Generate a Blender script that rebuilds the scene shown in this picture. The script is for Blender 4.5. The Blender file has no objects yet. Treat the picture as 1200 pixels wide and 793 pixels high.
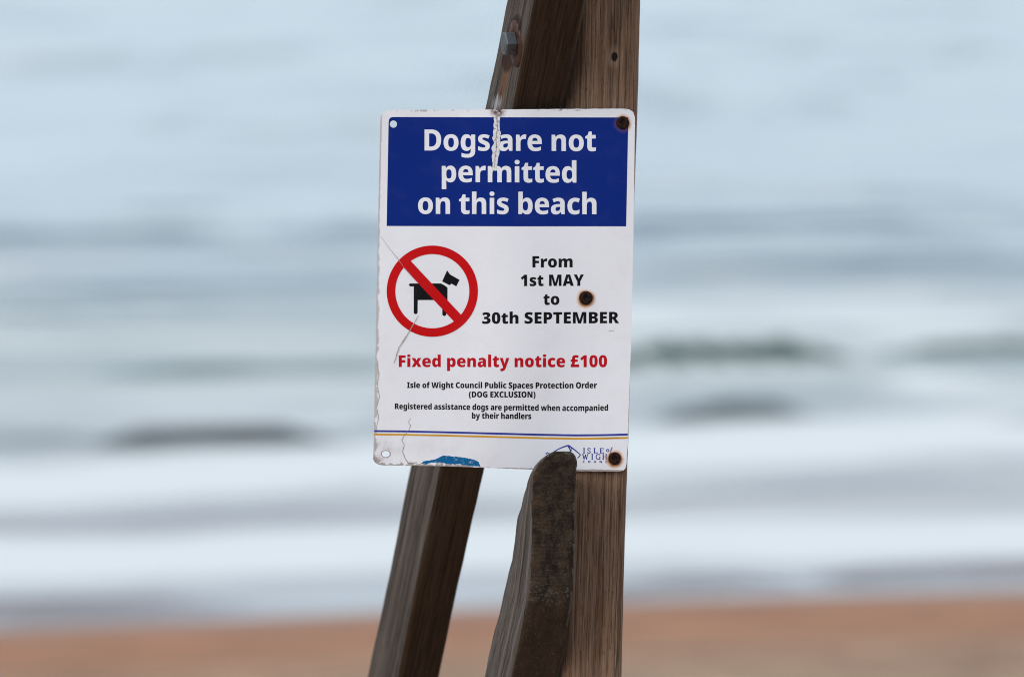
import bpy, bmesh, math, random
import numpy as np
from mathutils import Vector, noise

random.seed(7)
C = bpy.context.scene
COL = C.collection

# ------------------------------------------------------------------ camera
CAM_Y, CAM_Z, FPX = -8.0, 4.0, 8000.0           # 8 m in front of the notice, 4 m above the water
PITCH = math.atan(496.5 / FPX)
cam = bpy.data.cameras.new("camera"); cam_o = bpy.data.objects.new("camera", cam); COL.objects.link(cam_o)
cam_o.location = (0, CAM_Y, CAM_Z); cam_o.rotation_euler = (math.pi / 2 - PITCH, 0, 0)
cam.sensor_width = 36.0; cam.lens = 36.0 * FPX / 1200.0
cam.clip_start = 0.1; cam.clip_end = 30000
cam.dof.use_dof = True; cam.dof.focus_distance = 8.0 / math.cos(PITCH) + 0.01
cam.dof.aperture_fstop = 5.6
C.camera = cam_o

# ------------------------------------------------------------------ sky, sun, exposure
SUN = Vector((-0.72, -0.44, 0.54)).normalized()
w = bpy.data.worlds.new("World"); C.world = w; w.use_nodes = True
wn = w.node_tree.nodes; wl = w.node_tree.links
bg = wn["Background"]; sky = wn.new("ShaderNodeTexSky")
sky.sky_type = 'NISHITA'; sky.sun_disc = False
sky.sun_elevation = math.asin(SUN.z); sky.sun_rotation = math.atan2(SUN.x, SUN.y)
sky.air_density = 1.0; sky.dust_density = 2.5; sky.ozone_density = 2.0; sky.altitude = 0
# thin bright overcast: a cloud sheet mixed over the clear sky
tcw = wn.new("ShaderNodeTexCoord"); nz = wn.new("ShaderNodeTexNoise"); nz.inputs["Scale"].default_value = 2.2; nz.inputs["Detail"].default_value = 5
wl.new(tcw.outputs["Generated"], nz.inputs["Vector"])
rmp = wn.new("ShaderNodeMapRange"); rmp.inputs["From Min"].default_value = 0.3; rmp.inputs["From Max"].default_value = 0.7
rmp.inputs["To Min"].default_value = 0.62; rmp.inputs["To Max"].default_value = 0.90; wl.new(nz.outputs["Fac"], rmp.inputs["Value"])
mxw = wn.new("ShaderNodeMix"); mxw.data_type = 'RGBA'; wl.new(rmp.outputs[0], mxw.inputs[0])
wl.new(sky.outputs[0], mxw.inputs[6]); mxw.inputs[7].default_value = (8.8, 10.4, 11.9, 1)
wl.new(mxw.outputs[2], bg.inputs[0]); bg.inputs[1].default_value = 0.10
sun = bpy.data.lights.new("sun", 'SUN'); sun.energy = 1.25; sun.angle = math.radians(25); sun.color = (1.0, 0.96, 0.91)
sun_o = bpy.data.objects.new("sun", sun); COL.objects.link(sun_o)
sun_o.rotation_euler = SUN.to_track_quat('Z', 'Y').to_euler(); sun_o.location = (-6, -6, 12)
C.view_settings.view_transform = 'Standard'; C.view_settings.look = 'None'
C.view_settings.exposure = 0.22; C.view_settings.gamma = 1.0; C.view_settings.use_curve_mapping = False
C.render.engine = 'CYCLES'
C.cycles.use_denoising = True
C.cycles.use_adaptive_sampling = False
C.cycles.max_bounces = 6
C.cycles.pixel_filter_type = 'BLACKMAN_HARRIS'; C.cycles.filter_width = 1.05

# ------------------------------------------------------------------ helpers
COS, SIN = math.cos(PITCH), math.sin(PITCH)
def px(u, v, Y=0.0):
    """photo coordinates (1200 x 793) at depth Y behind the notice -> world metres"""
    a, b = (u - 600.0), (396.5 - v)
    dx, dy, dz = a, COS * FPX + b * SIN, -SIN * FPX + b * COS
    t = (Y - CAM_Y) / dy
    return Vector((dx * t, Y, CAM_Z + dz * t))

def tag(o, label=None, cat=None, group=None, kind=None):
    if label: o["label"] = label
    if cat: o["category"] = cat
    if group: o["group"] = group
    if kind: o["kind"] = kind
    return o

def empty(name, loc):
    o = bpy.data.objects.new(name, None); COL.objects.link(o); o.location = loc
    o.empty_display_size = 0.1
    return o

def link(name, me, mat, parent=None):
    o = bpy.data.objects.new(name, me); COL.objects.link(o)
    for m in (mat if isinstance(mat, (list, tuple)) else [mat]): me.materials.append(m)
    if parent is not None:
        o.parent = parent
        T = parent.location
        p = parent
        off = Vector((0, 0, 0))
        while p is not None:
            off += p.location; p = p.parent
        for v in me.vertices: v.co -= off
    return o

class NT:
    """tiny node-tree builder"""
    def __init__(s, name, rough=0.6):
        s.m = bpy.data.materials.new(name); s.m.use_nodes = True
        s.n = s.m.node_tree.nodes; s.l = s.m.node_tree.links
        s.b = s.n["Principled BSDF"]; s.b.inputs["Roughness"].default_value = rough
    def put(s, sock, v):
        if isinstance(v, bpy.types.NodeSocket): s.l.new(v, sock)
        elif isinstance(v, (tuple, list)) and sock.type == 'RGBA': sock.default_value = tuple(v)[:3] + (1,)
        else: sock.default_value = v
    def attr(s, name, out="Vector"):
        n = s.n.new("ShaderNodeAttribute"); n.attribute_name = name; return n.outputs[out]
    def coord(s, out="Object"): return s.n.new("ShaderNodeTexCoord").outputs[out]
    def vm(s, op, a, b=None):
        n = s.n.new("ShaderNodeVectorMath"); n.operation = op; s.put(n.inputs[0], a)
        if b is not None: s.put(n.inputs[1], b)
        return n.outputs["Value"] if op in ('LENGTH', 'DISTANCE', 'DOT_PRODUCT') else n.outputs[0]
    def ma(s, op, a, b=None, c=None, clamp=False):
        n = s.n.new("ShaderNodeMath"); n.operation = op; n.use_clamp = clamp
        s.put(n.inputs[0], a)
        if b is not None: s.put(n.inputs[1], b)
        if c is not None: s.put(n.inputs[2], c)
        return n.outputs[0]
    def sep(s, v):
        n = s.n.new("ShaderNodeSeparateXYZ"); s.put(n.inputs[0], v); return n.outputs
    def noise(s, vec, scale, detail=4, rough=0.55, dist=0.0):
        n = s.n.new("ShaderNodeTexNoise"); s.put(n.inputs["Vector"], vec)
        n.inputs["Scale"].default_value = scale; n.inputs["Detail"].default_value = detail
        n.inputs["Roughness"].default_value = rough; n.inputs["Distortion"].default_value = dist
        return n.outputs["Fac"]
    def ss(s, v, lo, hi, a=0.0, b=1.0):
        n = s.n.new("ShaderNodeMapRange"); n.interpolation_type = 'SMOOTHSTEP'
        s.put(n.inputs["Value"], v); s.put(n.inputs["From Min"], lo); s.put(n.inputs["From Max"], hi)
        n.inputs["To Min"].default_value = a; n.inputs["To Max"].default_value = b
        return n.outputs[0]
    def mix(s, f, a, b, mode='MIX'):
        n = s.n.new("ShaderNodeMix"); n.data_type = 'RGBA'; n.blend_type = mode
        s.put(n.inputs[0], f); s.put(n.inputs[6], a); s.put(n.inputs[7], b); return n.outputs[2]
    def bump(s, h, strength=0.5, dist=0.001):
        n = s.n.new("ShaderNodeBump"); n.inputs["Strength"].default_value = strength
        n.inputs["Distance"].default_value = dist; s.put(n.inputs["Height"], h)
        s.l.new(n.outputs[0], s.b.inputs["Normal"])
    def color(s, c): s.put(s.b.inputs["Base Color"], c)
    def rough(s, r): s.put(s.b.inputs["Roughness"], r)

def fattr(me, name, arr, kind='FLOAT'):
    a = me.attributes.new(name, 'FLOAT_VECTOR' if kind == 'V' else 'FLOAT', 'POINT')
    a.data.foreach_set('vector' if kind == 'V' else 'value', np.asarray(arr, dtype=np.float32).ravel())

def grid_mesh(name, X, Y, Z):
    r, c = X.shape
    me = bpy.data.meshes.new(name)
    V = np.stack([X, Y, Z], -1).reshape(-1, 3)
    i = np.arange(r * c).reshape(r, c)
    F = np.stack([i[:-1, :-1], i[:-1, 1:], i[1:, 1:], i[1:, :-1]], -1).reshape(-1, 4)
    me.vertices.add(len(V)); me.vertices.foreach_set('co', V.ravel().astype(np.float32))
    me.loops.add(F.size); me.loops.foreach_set('vertex_index', F.ravel().astype(np.int32))
    me.polygons.add(len(F)); me.polygons.foreach_set('loop_start', np.arange(0, F.size, 4, dtype=np.int32))
    me.polygons.foreach_set('use_smooth', np.ones(len(F), dtype=bool))
    me.update(); me.validate()
    return me

def smooth(a, lo, hi):
    t = np.clip((a - lo) / (hi - lo), 0, 1); return t * t * (3 - 2 * t)

def vnoise(x, y, seed=0):
    """cheap smooth value noise for arrays"""
    xi, yi = np.floor(x).astype(np.int64), np.floor(y).astype(np.int64)
    fx, fy = x - xi, y - yi
    fx = fx * fx * (3 - 2 * fx); fy = fy * fy * (3 - 2 * fy)
    def h(a, b):
        n = (a * 374761393 + b * 668265263 + seed * 1442695041) & 0xffffffff
        n = ((n ^ (n >> 13)) * 1274126177) & 0xffffffff
        return ((n ^ (n >> 16)) & 0xffff) / 65535.0
    return (h(xi, yi) * (1 - fx) + h(xi + 1, yi) * fx) * (1 - fy) + (h(xi, yi + 1) * (1 - fx) + h(xi + 1, yi + 1) * fx) * fy

# ------------------------------------------------------------------ sea
def build_sea():
    d = np.concatenate([np.arange(33.0, 47.0, 0.12), np.arange(47.0, 67.0, 0.05), np.arange(67.0, 105.0, 0.12), np.geomspace(105.0, 9000.0, 150)])
    xs = np.arange(0, 14.0, 0.35); xo = np.geomspace(14.0, 9000.0, 42)
    xh = np.concatenate([xs, xo]); xx = np.concatenate([-xh[:0:-1], xh])
    X, D = np.meshgrid(xx, d)
    V = 32000.0 / D - 100.0                      # height of this row in the photograph
    U = 600.0 + X * FPX / D
    U = np.where(np.abs(U - 600) > 640, 600 + 640 * np.tanh((U - 600) / 640) , U)
    wob = (vnoise(X * 0.35, D * 0.12, 3) - 0.5)
    H = np.zeros_like(X); Fm = np.zeros_like(X); Face = np.zeros_like(X)
    T = np.clip((U - 200) / 800, -0.2, 1.2)
    def line(vl, vr): return vl + (vr - vl) * T
    def foam(vl, vr, up, dn, a, u0=-400, u1=1600, soft=90, seed=1):
        nonlocal Fm
        c = line(vl, vr) + wob * 14
        f = smooth(V, c - up, c - up * 0.35) * (1 - smooth(V, c + dn * 0.35, c + dn))
        f *= smooth(U, u0 - soft, u0 + soft) * (1 - smooth(U, u1 - soft, u1 + soft))
        f *= 0.72 + 0.56 * vnoise(X * 0.9 + seed, D * 0.5, seed)
        Fm = np.maximum(Fm, a * f)
    def wave(vl, vr, amp, front, back, u0=-400, u1=1600, soft=60, seed=1):
        """one swell: steep face towards the beach, long back towards the open sea (front/back in metres)"""
        nonlocal H, Face
        c = 32000.0 / (line(vl, vr) + 100.0) + wob * 0.8
        t = D - c
        prof = np.where(t < 0, smooth(t, -front, 0), np.exp(-np.maximum(t, 0) / back))
        a = smooth(U, u0 - soft, u0 + soft) * (1 - smooth(U, u1 - soft, u1 + soft))
        a *= 0.55 + 0.5 * vnoise(X * 0.45 + seed * 7.3, D * 0.02, seed) + 0.4 * vnoise(X * 1.9 + seed * 3.3, D * 0.02, seed + 50)
        H = np.maximum(H, amp * a * prof)
        Face = np.maximum(Face, np.where((t > -front * 1.15) & (t < 0.05), a, 0) * (1.0 if amp > 0.11 else 0.3))
    wave(521, 505, 0.115, 0.08, 2.0, 125, 370, 45, 2)         # dark breaker, left
    wave(514, 500, 0.08, 0.35, 2.0, -200, 130, 60, 9)
    wave(450, 422, 0.22, 0.16, 2.4, 735, 965, 28, 3)         # dark green breaker, right
    wave(470, 420, 0.135, 0.18, 2.6, 1050, 1230, 40, 4)
    wave(510, 484, 0.115, 0.12, 1.0, 790, 930, 50, 5)
    wave(277, 262, 0.11, 0.6, 5.0, -200, 270, 90, 6)         # blue swell further out, left
    wave(275, 262, 0.12, 1.0, 5.0, 300, 1100, 90, 16)
    wave(342, 312, 0.10, 0.9, 3.5, -300, 560, 90, 7)
    wave(335, 315, 0.11, 0.7, 3.5, 730, 1500, 90, 8)
    wave(440, 420, 0.12, 0.5, 2.0, 120, 480, 60, 10)
    wave(722, 684, 0.09, 0.25, 0.8, 700, 900, 60, 11)
    wave(722, 684, 0.08, 0.25, 0.8, 980, 1500, 60, 14)
    wave(716, 678, 0.12, 0.35, 0.8, -300, 250, 60, 13)
    wave(612, 572, 0.035, 0.35, 1.2, -300, 1500, 90, 12)
    for k, (vd, am) in enumerate([(190, .22), (130, .25), (95, .28), (60, .3), (35, .35), (10, .4), (-20, .45), (-45, .5)]):
        wave(vd + 4, vd - 3, am * (0.45 + 0.09 * k), 1.8 + k * 0.5, 6 + 2 * k, 50 + (k * 331) % 500, 500 + (k * 467) % 700, 160, 20 + k)
    # many short wavelets, each a few metres long
    rr = random.Random(11)
    for k in range(90):
        vd = rr.uniform(60, 500); uc = rr.uniform(-100, 1300); hw = rr.uniform(40, 170)
        d_ = 32000.0 / (vd + 100.0)
        wave(vd + 3, vd - 3, rr.uniform(0.015, 0.045) * (d_ / 60.0) ** 0.7, 0.25 * d_ / 60.0, 1.2, uc - hw, uc + hw, hw * 0.6, 100 + k)
        if k % 2 == 0: foam(vd - 4, vd - 10, 7, 5, rr.uniform(0.35, 0.7), uc - hw, uc + hw, hw * 0.5, 100 + k)
    # chop everywhere
    H += 0.05 * (vnoise(X * 0.5, D * 0.9, 5) - 0.5) * smooth(D, 48, 70)
    H += 0.26 * (vnoise(X * 0.16, D * 0.13, 6) - 0.5) * smooth(D, 110, 260)
    foam(652, 632, 42, 42, 0.95, seed=1)
    foam(562, 516, 44, 46, 0.90, seed=2)
    foam(478, 470, 32, 26, 0.55, -400, 480, seed=3)
    foam(395, 372, 40, 32, 0.62, 620, 1600, seed=4)
    foam(430, 445, 22, 20, 0.75, 1000, 1600, seed=5)
    foam(310, 285, 14, 12, 0.30, -400, 500, seed=6)
    foam(385, 355, 36, 40, 0.45, -400, 600, seed=7)
    foam(452, 440, 20, 22, 0.5, -400, 560, seed=17)
    foam(735, 690, 12, 10, 0.40, seed=8)
    Fm = np.maximum(Fm, 0.52 * (1 - smooth(D, 70, 100)) * smooth(D, 39, 44) * (0.7 + 0.6 * vnoise(X * 0.5, D * 0.25, 30)))  # broad pale foam, partly standing in for sky reflected off the water
    Fm = Fm * (1 - 0.95 * Face)
    Fm = np.maximum(Fm, 0.42 * smooth(D, 85, 130) * smooth(vnoise(X * 0.22, D * 0.055, 41) * 0.6 + vnoise(X * 0.6, D * 0.14, 42) * 0.4, 0.42, 0.75))
    H *= smooth(D, 36, 42) * 0.75 + 0.25
    me = grid_mesh("sea", X, D + CAM_Y, H)
    fattr(me, "foam", Fm)
    n = NT("sea_water", 0.2)
    p = n.coord()
    rip = n.noise(n.vm('MULTIPLY', p, (0.55, 1.0, 1.0)), 2.6, 5, 0.6)
    rip2 = n.noise(n.vm('MULTIPLY', p, (0.4, 1.0, 1.0)), 0.35, 4, 0.6)
    f = n.attr("foam", "Fac")
    br = n.noise(n.vm('MULTIPLY', p, (0.6, 1.6, 1.0)), 1.7, 5, 0.65)
    fm = n.ss(n.ma('ADD', f, n.ma('MULTIPLY', n.ma('SUBTRACT', br, 0.5), 0.55)), 0.22, 0.78)
    silt = n.ss(n.sep(p)[1], 35.5, 45.5, 1.0, 0.0)
    n.color(n.mix(fm, n.mix(silt, n.mix(n.ss(n.sep(p)[1], 56.0, 66.0), n.mix(n.ss(n.sep(p)[1], 46.0, 52.0), (0.070, 0.082, 0.084), (0.046, 0.080, 0.062)), (0.040, 0.082, 0.100)), (0.150, 0.112, 0.105)), (0.64, 0.63, 0.61)))
    n.rough(n.ma('ADD', 0.10, n.ma('MULTIPLY', fm, 0.6)))
    n.b.inputs["IOR"].default_value = 1.333
    n.bump(n.ma('MULTIPLY', n.ma('ADD', n.ma('MULTIPLY', rip, 0.35), rip2), n.ss(n.noise(n.vm('MULTIPLY', p, (0.5, 0.22, 1.0)), 0.30, 4, 0.6), 0.36, 0.64, 0.4, 1.7)), 0.35, 0.10)
    tag(link("sea", me, n.m), kind='structure')
build_sea()

# ------------------------------------------------------------------ beach
def build_beach():
    yy = np.concatenate([-np.geomspace(400, 12, 24), np.arange(-11.5, 36, 0.25), np.geomspace(36, 60, 10)])
    xs = np.arange(0, 12.0, 0.3); xh = np.concatenate([xs, np.geomspace(12, 900, 30)])
    xx = np.concatenate([-xh[:0:-1], xh])
    X, Y = np.meshgrid(xx, yy)
    shore = 31.1 + 0.46 * 14 * np.tanh(X / 14) + 0.9 * (vnoise(X * 0.22, X * 0 + 3.1, 8) - 0.5)
    Z = 0.075 * (shore - Y)
    top = 2.35 + 0.02 * np.tanh(Y / 5)
    Z = np.where(Z > top - 0.3, top - 0.3 + 0.3 * np.tanh((Z - top + 0.3) / 0.3), Z)
    Z = np.maximum(Z, -0.8)
    Z += 0.05 * (vnoise(X * 0.7, Y * 0.7, 11) - 0.5) * smooth(Z, 0.5, 1.2) + 0.02 * (vnoise(X * 2.3, Y * 2.3, 12) - 0.5) * smooth(Z, 0.5, 1.0)
    me = grid_mesh("beach", X, Y, Z)
    n = NT("beach_sand", 0.9)
    p = n.coord(); z = n.sep(p)[2]
    big = n.noise(p, 0.5, 5, 0.6); mid = n.noise(p, 4.0, 5, 0.65); fine = n.noise(p, 120.0, 3, 0.7)
    zz = n.ma('ADD', z, n.ma('MULTIPLY', n.ma('SUBTRACT', big, 0.5), 0.45))
    wet = n.ss(zz, 0.05, 0.30, 1.0, 0.0)
    red = n.ss(zz, 0.30, 0.95, 1.0, 0.0)
    blot = n.noise(p, 1.3, 5, 0.7)
    dry = n.mix(n.ss(n.ma('ADD', n.ma('MULTIPLY', mid, 0.5), n.ma('MULTIPLY', blot, 0.5)), 0.42, 0.58), (0.25, 0.128, 0.065), (0.50, 0.300, 0.175))
    c = n.mix(red, dry, n.mix(n.ss(blot, 0.40, 0.60), (0.34, 0.125, 0.050), (0.49, 0.200, 0.085)))
    c = n.mix(wet, c, (0.33, 0.130, 0.050))
    c = n.mix(n.ss(fine, 0.35, 0.7), n.mix(0.35, c, (0.05, 0.03, 0.02)), c)
    n.color(c); n.rough(n.ma('SUBTRACT', 0.92, n.ma('MULTIPLY', wet, 0.35)))
    n.bump(n.ma('ADD', n.ma('MULTIPLY', mid, 2.0), fine), 0.6, 0.012)
    tag(link("beach", me, n.m), kind='structure')
build_beach()

# ------------------------------------------------------------------ timber
def wood(name, dark, mid, light, grey=0.0, seed=0.0, bolt=None, nail_holes=(), crk_k=0.75):
    n = NT(name, 0.85)
    p = n.attr("wd")
    o = n.vm('ADD', p, (seed, seed * 0.7, seed * 1.3))
    warp = n.noise(n.vm('MULTIPLY', o, (6, 6, 2.2)), 1.0, 3)
    pw = n.vm('ADD', o, n.vm('MULTIPLY', n.n_comb(warp), (0.012, 0.012, 0.0)))
    fibre = n.noise(n.vm('MULTIPLY', pw, (640, 640, 22.0)), 1.0, 5, 0.75)
    grain = n.noise(n.vm('MULTIPLY', pw, (170, 170, 5.0)), 1.0, 6, 0.72, 0.5)
    rings = n.noise(n.vm('MULTIPLY', pw, (44, 44, 1.6)), 1.0, 4, 0.55, 1.1)
    blot = n.noise(n.vm('MULTIPLY', o, (14, 14, 6.0)), 1.0, 5, 0.6)
    spk = n.noise(n.vm('MULTIPLY', o, (260, 260, 150)), 1.0, 3, 0.7)
    c = n.mix(n.ss(rings, 0.32, 0.68), dark, mid)
    c = n.mix(n.ma('MULTIPLY', n.ss(grain, 0.42, 0.72), 0.55), c, light)
    c = n.mix(n.ma('MULTIPLY', n.ss(fibre, 0.30, 0.62, 1.0, 0.0), 0.55), c, tuple(x * 0.35 for x in dark))
    c = n.mix(n.ma('MULTIPLY', n.ss(blot, 0.48, 0.75), 0.6), c, n.mix(0.5, mid, (0.11, 0.095, 0.085)))
    c = n.mix(n.ma('MULTIPLY', n.ss(blot, 0.25, 0.42, 1.0, 0.0), 0.45), c, tuple(x * 0.5 for x in dark))
    fine = n.noise(n.vm('MULTIPLY', pw, (420, 420, 5.0)), 1.0, 3, 0.6)
    fcr = n.ss(n.ma('ABSOLUTE', n.ma('SUBTRACT', fine, 0.43)), 0.006, 0.030, 1.0, 0.0)
    c = n.mix(n.ma('MULTIPLY', fcr, 0.7 * crk_k), c, tuple(x * 0.22 for x in dark))
    crk = n.noise(n.vm('MULTIPLY', pw, (75, 75, 1.1)), 1.0, 2, 0.5)
    crack = n.ss(n.ma('ABSOLUTE', n.ma('SUBTRACT', crk, 0.40)), 0.004, 0.016, 1.0, 0.0)
    c = n.mix(n.ma('MULTIPLY', crack, crk_k), c, (0.012, 0.008, 0.006))
    c = n.mix(n.ma('MULTIPLY', n.ss(spk, 0.58, 0.72), 0.45), c, (0.012, 0.009, 0.007))
    if grey: c = n.mix(n.ma('MULTIPLY', n.ss(n.noise(n.vm('MULTIPLY', pw, (60, 60, 2.5)), 1.0, 4), 0.3, 0.7), grey), c, (0.20, 0.185, 0.175))
    h = n.ma('SUBTRACT', n.ma('ADD', n.ma('MULTIPLY', fibre, 0.8), n.ma('SUBTRACT', grain, n.ma('MULTIPLY', fcr, 0.7))), n.ma('MULTIPLY', crack, 2.1 * crk_k))
    for (kx, ky, kz, kr) in nail_holes:
        dd = n.vm('LENGTH', n.vm('MULTIPLY', n.vm('SUBTRACT', p, (kx, ky, kz)), (1.0, 0.0, 0.75)))
        dd = n.ma('ADD', dd, n.ma('MULTIPLY', n.ma('SUBTRACT', spk, 0.5), kr * 0.9))
        k = n.ss(dd, kr * 0.5, kr, 1.0, 0.0)
        c = n.mix(n.ma('MULTIPLY', n.ss(dd, kr, kr * 3.0, 1.0, 0.0), 0.35), c, light)
        c = n.mix(n.ma('MULTIPLY', k, 0.95), c, (0.008, 0.006, 0.005)); h = n.ma('SUBTRACT', h, n.ma('MULTIPLY', k, 3.0))  # nail hole: the dark inside it is painted into the colour
    if bolt:      # rust washed down from the washer, and a pale bird mark lower on the same face
        bz, by, wx, wz = bolt
        s = n.sep(p)
        dz = n.ma('SUBTRACT', s[2], bz); dy = n.ma('ABSOLUTE', n.ma('SUBTRACT', s[1], by))
        wid = n.ma('ADD', 0.020, n.ma('MULTIPLY', n.ma('SUBTRACT', grain, 0.5), 0.03))
        run = n.ma('MULTIPLY', n.ss(dy, n.ma('MULTIPLY', wid, 0.2), wid, 1.0, 0.0), n.ma('MULTIPLY', n.ss(dz, -0.02, 0.02), n.ss(dz, 0.05, 0.095, 1.0, 0.0)))
        c = n.mix(n.ma('MULTIPLY', run, 0.6), c, n.mix(fibre, (0.10, 0.030, 0.010), (0.30, 0.12, 0.04)))
        hal = n.ss(n.vm('LENGTH', n.vm('MULTIPLY', n.vm('SUBTRACT', p, (0, by, bz)), (0, 1, 1))), 0.030, 0.038, 1.0, 0.0)  # dark ring round the washer: recess shade and rust painted together
        c = n.mix(n.ma('MULTIPLY', hal, 0.85), c, (0.030, 0.012, 0.008))
        dm = n.vm('LENGTH', n.vm('MULTIPLY', n.vm('SUBTRACT', p, (0, wx, wz)), (0, 0.55, 1.0)))
        dm = n.ma('ADD', dm, n.ma('MULTIPLY', n.ma('SUBTRACT', grain, 0.5), 0.035))
        c = n.mix(n.ma('MULTIPLY', n.ss(dm, 0.004, 0.012, 1.0, 0.0), 0.8), c, (0.45, 0.45, 0.47))
    n.color(c); n.bump(h, 1.0, 0.0022)
    n.b.inputs["Specular IOR Level"].default_value = 0.15
    return n.m
def _comb(s, v):
    k = s.n.new("ShaderNodeCombineXYZ"); s.put(k.inputs[0], v); s.put(k.inputs[1], v); return k.outputs[0]
NT.n_comb = _comb

def round_poly(corners, rad, step=0.005):
    """2-D polygon with rounded corners, as an evenly described point list"""
    pts = []; k = len(corners)
    for i in range(k):
        p0, p1, p2 = (Vector(corners[(i - 1) % k]), Vector(corners[i]), Vector(corners[(i + 1) % k]))
        r = min(rad, (p0 - p1).length * 0.35, (p2 - p1).length * 0.35)
        a = p1 + (p0 - p1).normalized() * r; b = p1 + (p2 - p1).normalized() * r
        for j in range(5):
            t = j / 4; pts.append(a * (1 - t) ** 2 + p1 * 2 * t * (1 - t) + b * t * t)
    return pts
def resample(pts, N):
    k = len(pts); L = [0.0]
    for i in range(k): L.append(L[-1] + (pts[(i + 1) % k] - pts[i]).length)
    out = []; j = 0
    for i in range(N):
        s = L[-1] * i / N
        while L[j + 1] < s: j += 1
        t = (s - L[j]) / max(L[j + 1] - L[j], 1e-9); out.append(pts[j].lerp(pts[(j + 1) % k], t))
    return out

def beam(name, mat, parent, section, vs, N=96, rad=0.006, rough=1.0, seed=0.0, face_mat=None):
    """a timber: section(v) gives its (u, Y) corners at height v; every ring is a real cross-section in metres"""
    me = bpy.data.meshes.new(name); V = []; W = []; F = []
    for v in vs:
        cs = section(v)
        w3 = [px(u, v, Y) for (u, Y) in cs]
        c2 = [(p.x, p.y) for p in w3]
        ring = resample(round_poly(c2, rad), N)
        cx = sum(p.x for p in ring) / N; cy = sum(p.y for p in ring) / N
        for i, p in enumerate(ring):
            tx = ring[(i + 1) % N] - ring[i - 1]
            nv = Vector((tx.y, -tx.x)).normalized()
            q = Vector(((p.x - cx), (p.y - cy), v / 1000.0))
            dsp = noise.noise(Vector((q.x * 90 + seed, q.y * 90, q.z * 3))) * 0.0007 * rough
            dsp += noise.noise(Vector((q.x * 18 + seed, q.y * 18, q.z * 5))) * 0.0016 * rough
            dsp += noise.noise(Vector((q.x * 70 + seed, q.y * 70, q.z * 38))) * 0.0007 * rough
            dsp += noise.noise(Vector((q.x * 160 + seed, q.y * 160, q.z * 70))) * 0.0005 * (rough - 1) if rough > 1 else 0
            # u at this depth, so that height stays exact
            t = (p.y - CAM_Y)
            base = px(600, v, p.y)
            V.append((p.x + nv.x * dsp, p.y + nv.y * dsp, base.z)); W.append(q)
    R = len(vs)
    for r in range(R - 1):
        for i in range(N):
            j = (i + 1) % N
            F.append((r * N + i, r * N + j, (r + 1) * N + j, (r + 1) * N + i))
    F.append(tuple(range(N))); F.append(tuple((R - 1) * N + i for i in range(N)))
    me.from_pydata(V, [], F)
    fattr(me, "wd", np.array([tuple(q) for q in W]), 'V')
    bm = bmesh.new(); bm.from_mesh(me); bmesh.ops.recalc_face_normals(bm, faces=bm.faces); bm.to_mesh(me); bm.free()
    for p in me.polygons: p.use_smooth = True
    for p in me.polygons[-2:]: p.use_smooth = False
    if face_mat:
        for p in me.polygons: p.material_index = face_mat(p, me)
    return link(name, me, mat, parent)

base = px(690, 1500, 0.05); base.z = 2.30
frame = empty("timber_frame", base)
tag(frame, "weathered brown timber post with bolted slanting legs, carrying the dog notice", "post")

def dense(a, b, step): return list(np.arange(a, b, step)) + [b]
VS_LONG = [-130, -90, -60, -30] + dense(-12, 812, 8) + dense(840, 1560, 40)

def post_sec(v):
    R = 749.6 - 0.0284 * v
    return [(R - 1.5, 0.006), (R, 0.012), (R + 0.5, 0.085), (R - 12, 0.095), (R - 84, 0.095), (R - 92, 0.085), (R - 86, 0.034), (R - 62.5, 0.006)]
m_post = wood("post_timber", (0.185, 0.098, 0.056), (0.33, 0.195, 0.122), (0.45, 0.305, 0.215), 0.06, 3.1, crk_k=0.42,
              nail_holes=[(0.014, 0, 0.067, 0.0045)])
beam("post", m_post, frame, post_sec, VS_LONG, 100, 0.004, 0.8, 1.0)

def leg_ridge(v): return -0.105 + 0.88 * v / 1000.0
def leg_sec(v):
    y = leg_ridge(v)
    l, r, q = 593.3 - 0.2070 * v, 626.5 - 0.2010 * v, 688.0 - 0.2180 * v
    if v > 793: q = r + (688 - .218 * 793) - (626.5 - .201 * 793)
    return [(r, y), (q, y + 0.017), (l + q - r, y + 0.137), (l, y + 0.12)]
LEG_BOLT_V = 51.0
m_leg2 = wood("leg_sheltered_shaded_timber", (0.050, 0.029, 0.016), (0.075, 0.046, 0.027), (0.105, 0.068, 0.042), 0.0, 8.4, crk_k=0.25)  # brown sheltered face; the shade on it is also put into the colour
m_leg = wood("leg_weathered_timber", (0.050, 0.034, 0.024), (0.110, 0.080, 0.060), (0.21, 0.165, 0.135), 0.32, 8.4, bolt=(0.051, -0.012, 0.004, 0.121))
beam("leg", [m_leg, m_leg2], frame, leg_sec, [-80, -60, -30] + dense(-12, 812, 8) + dense(840, 1480, 40), 160, 0.006, 1.0, 4.0, lambda p, me: 1 if p.normal.y < -0.60 else 0)

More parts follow.
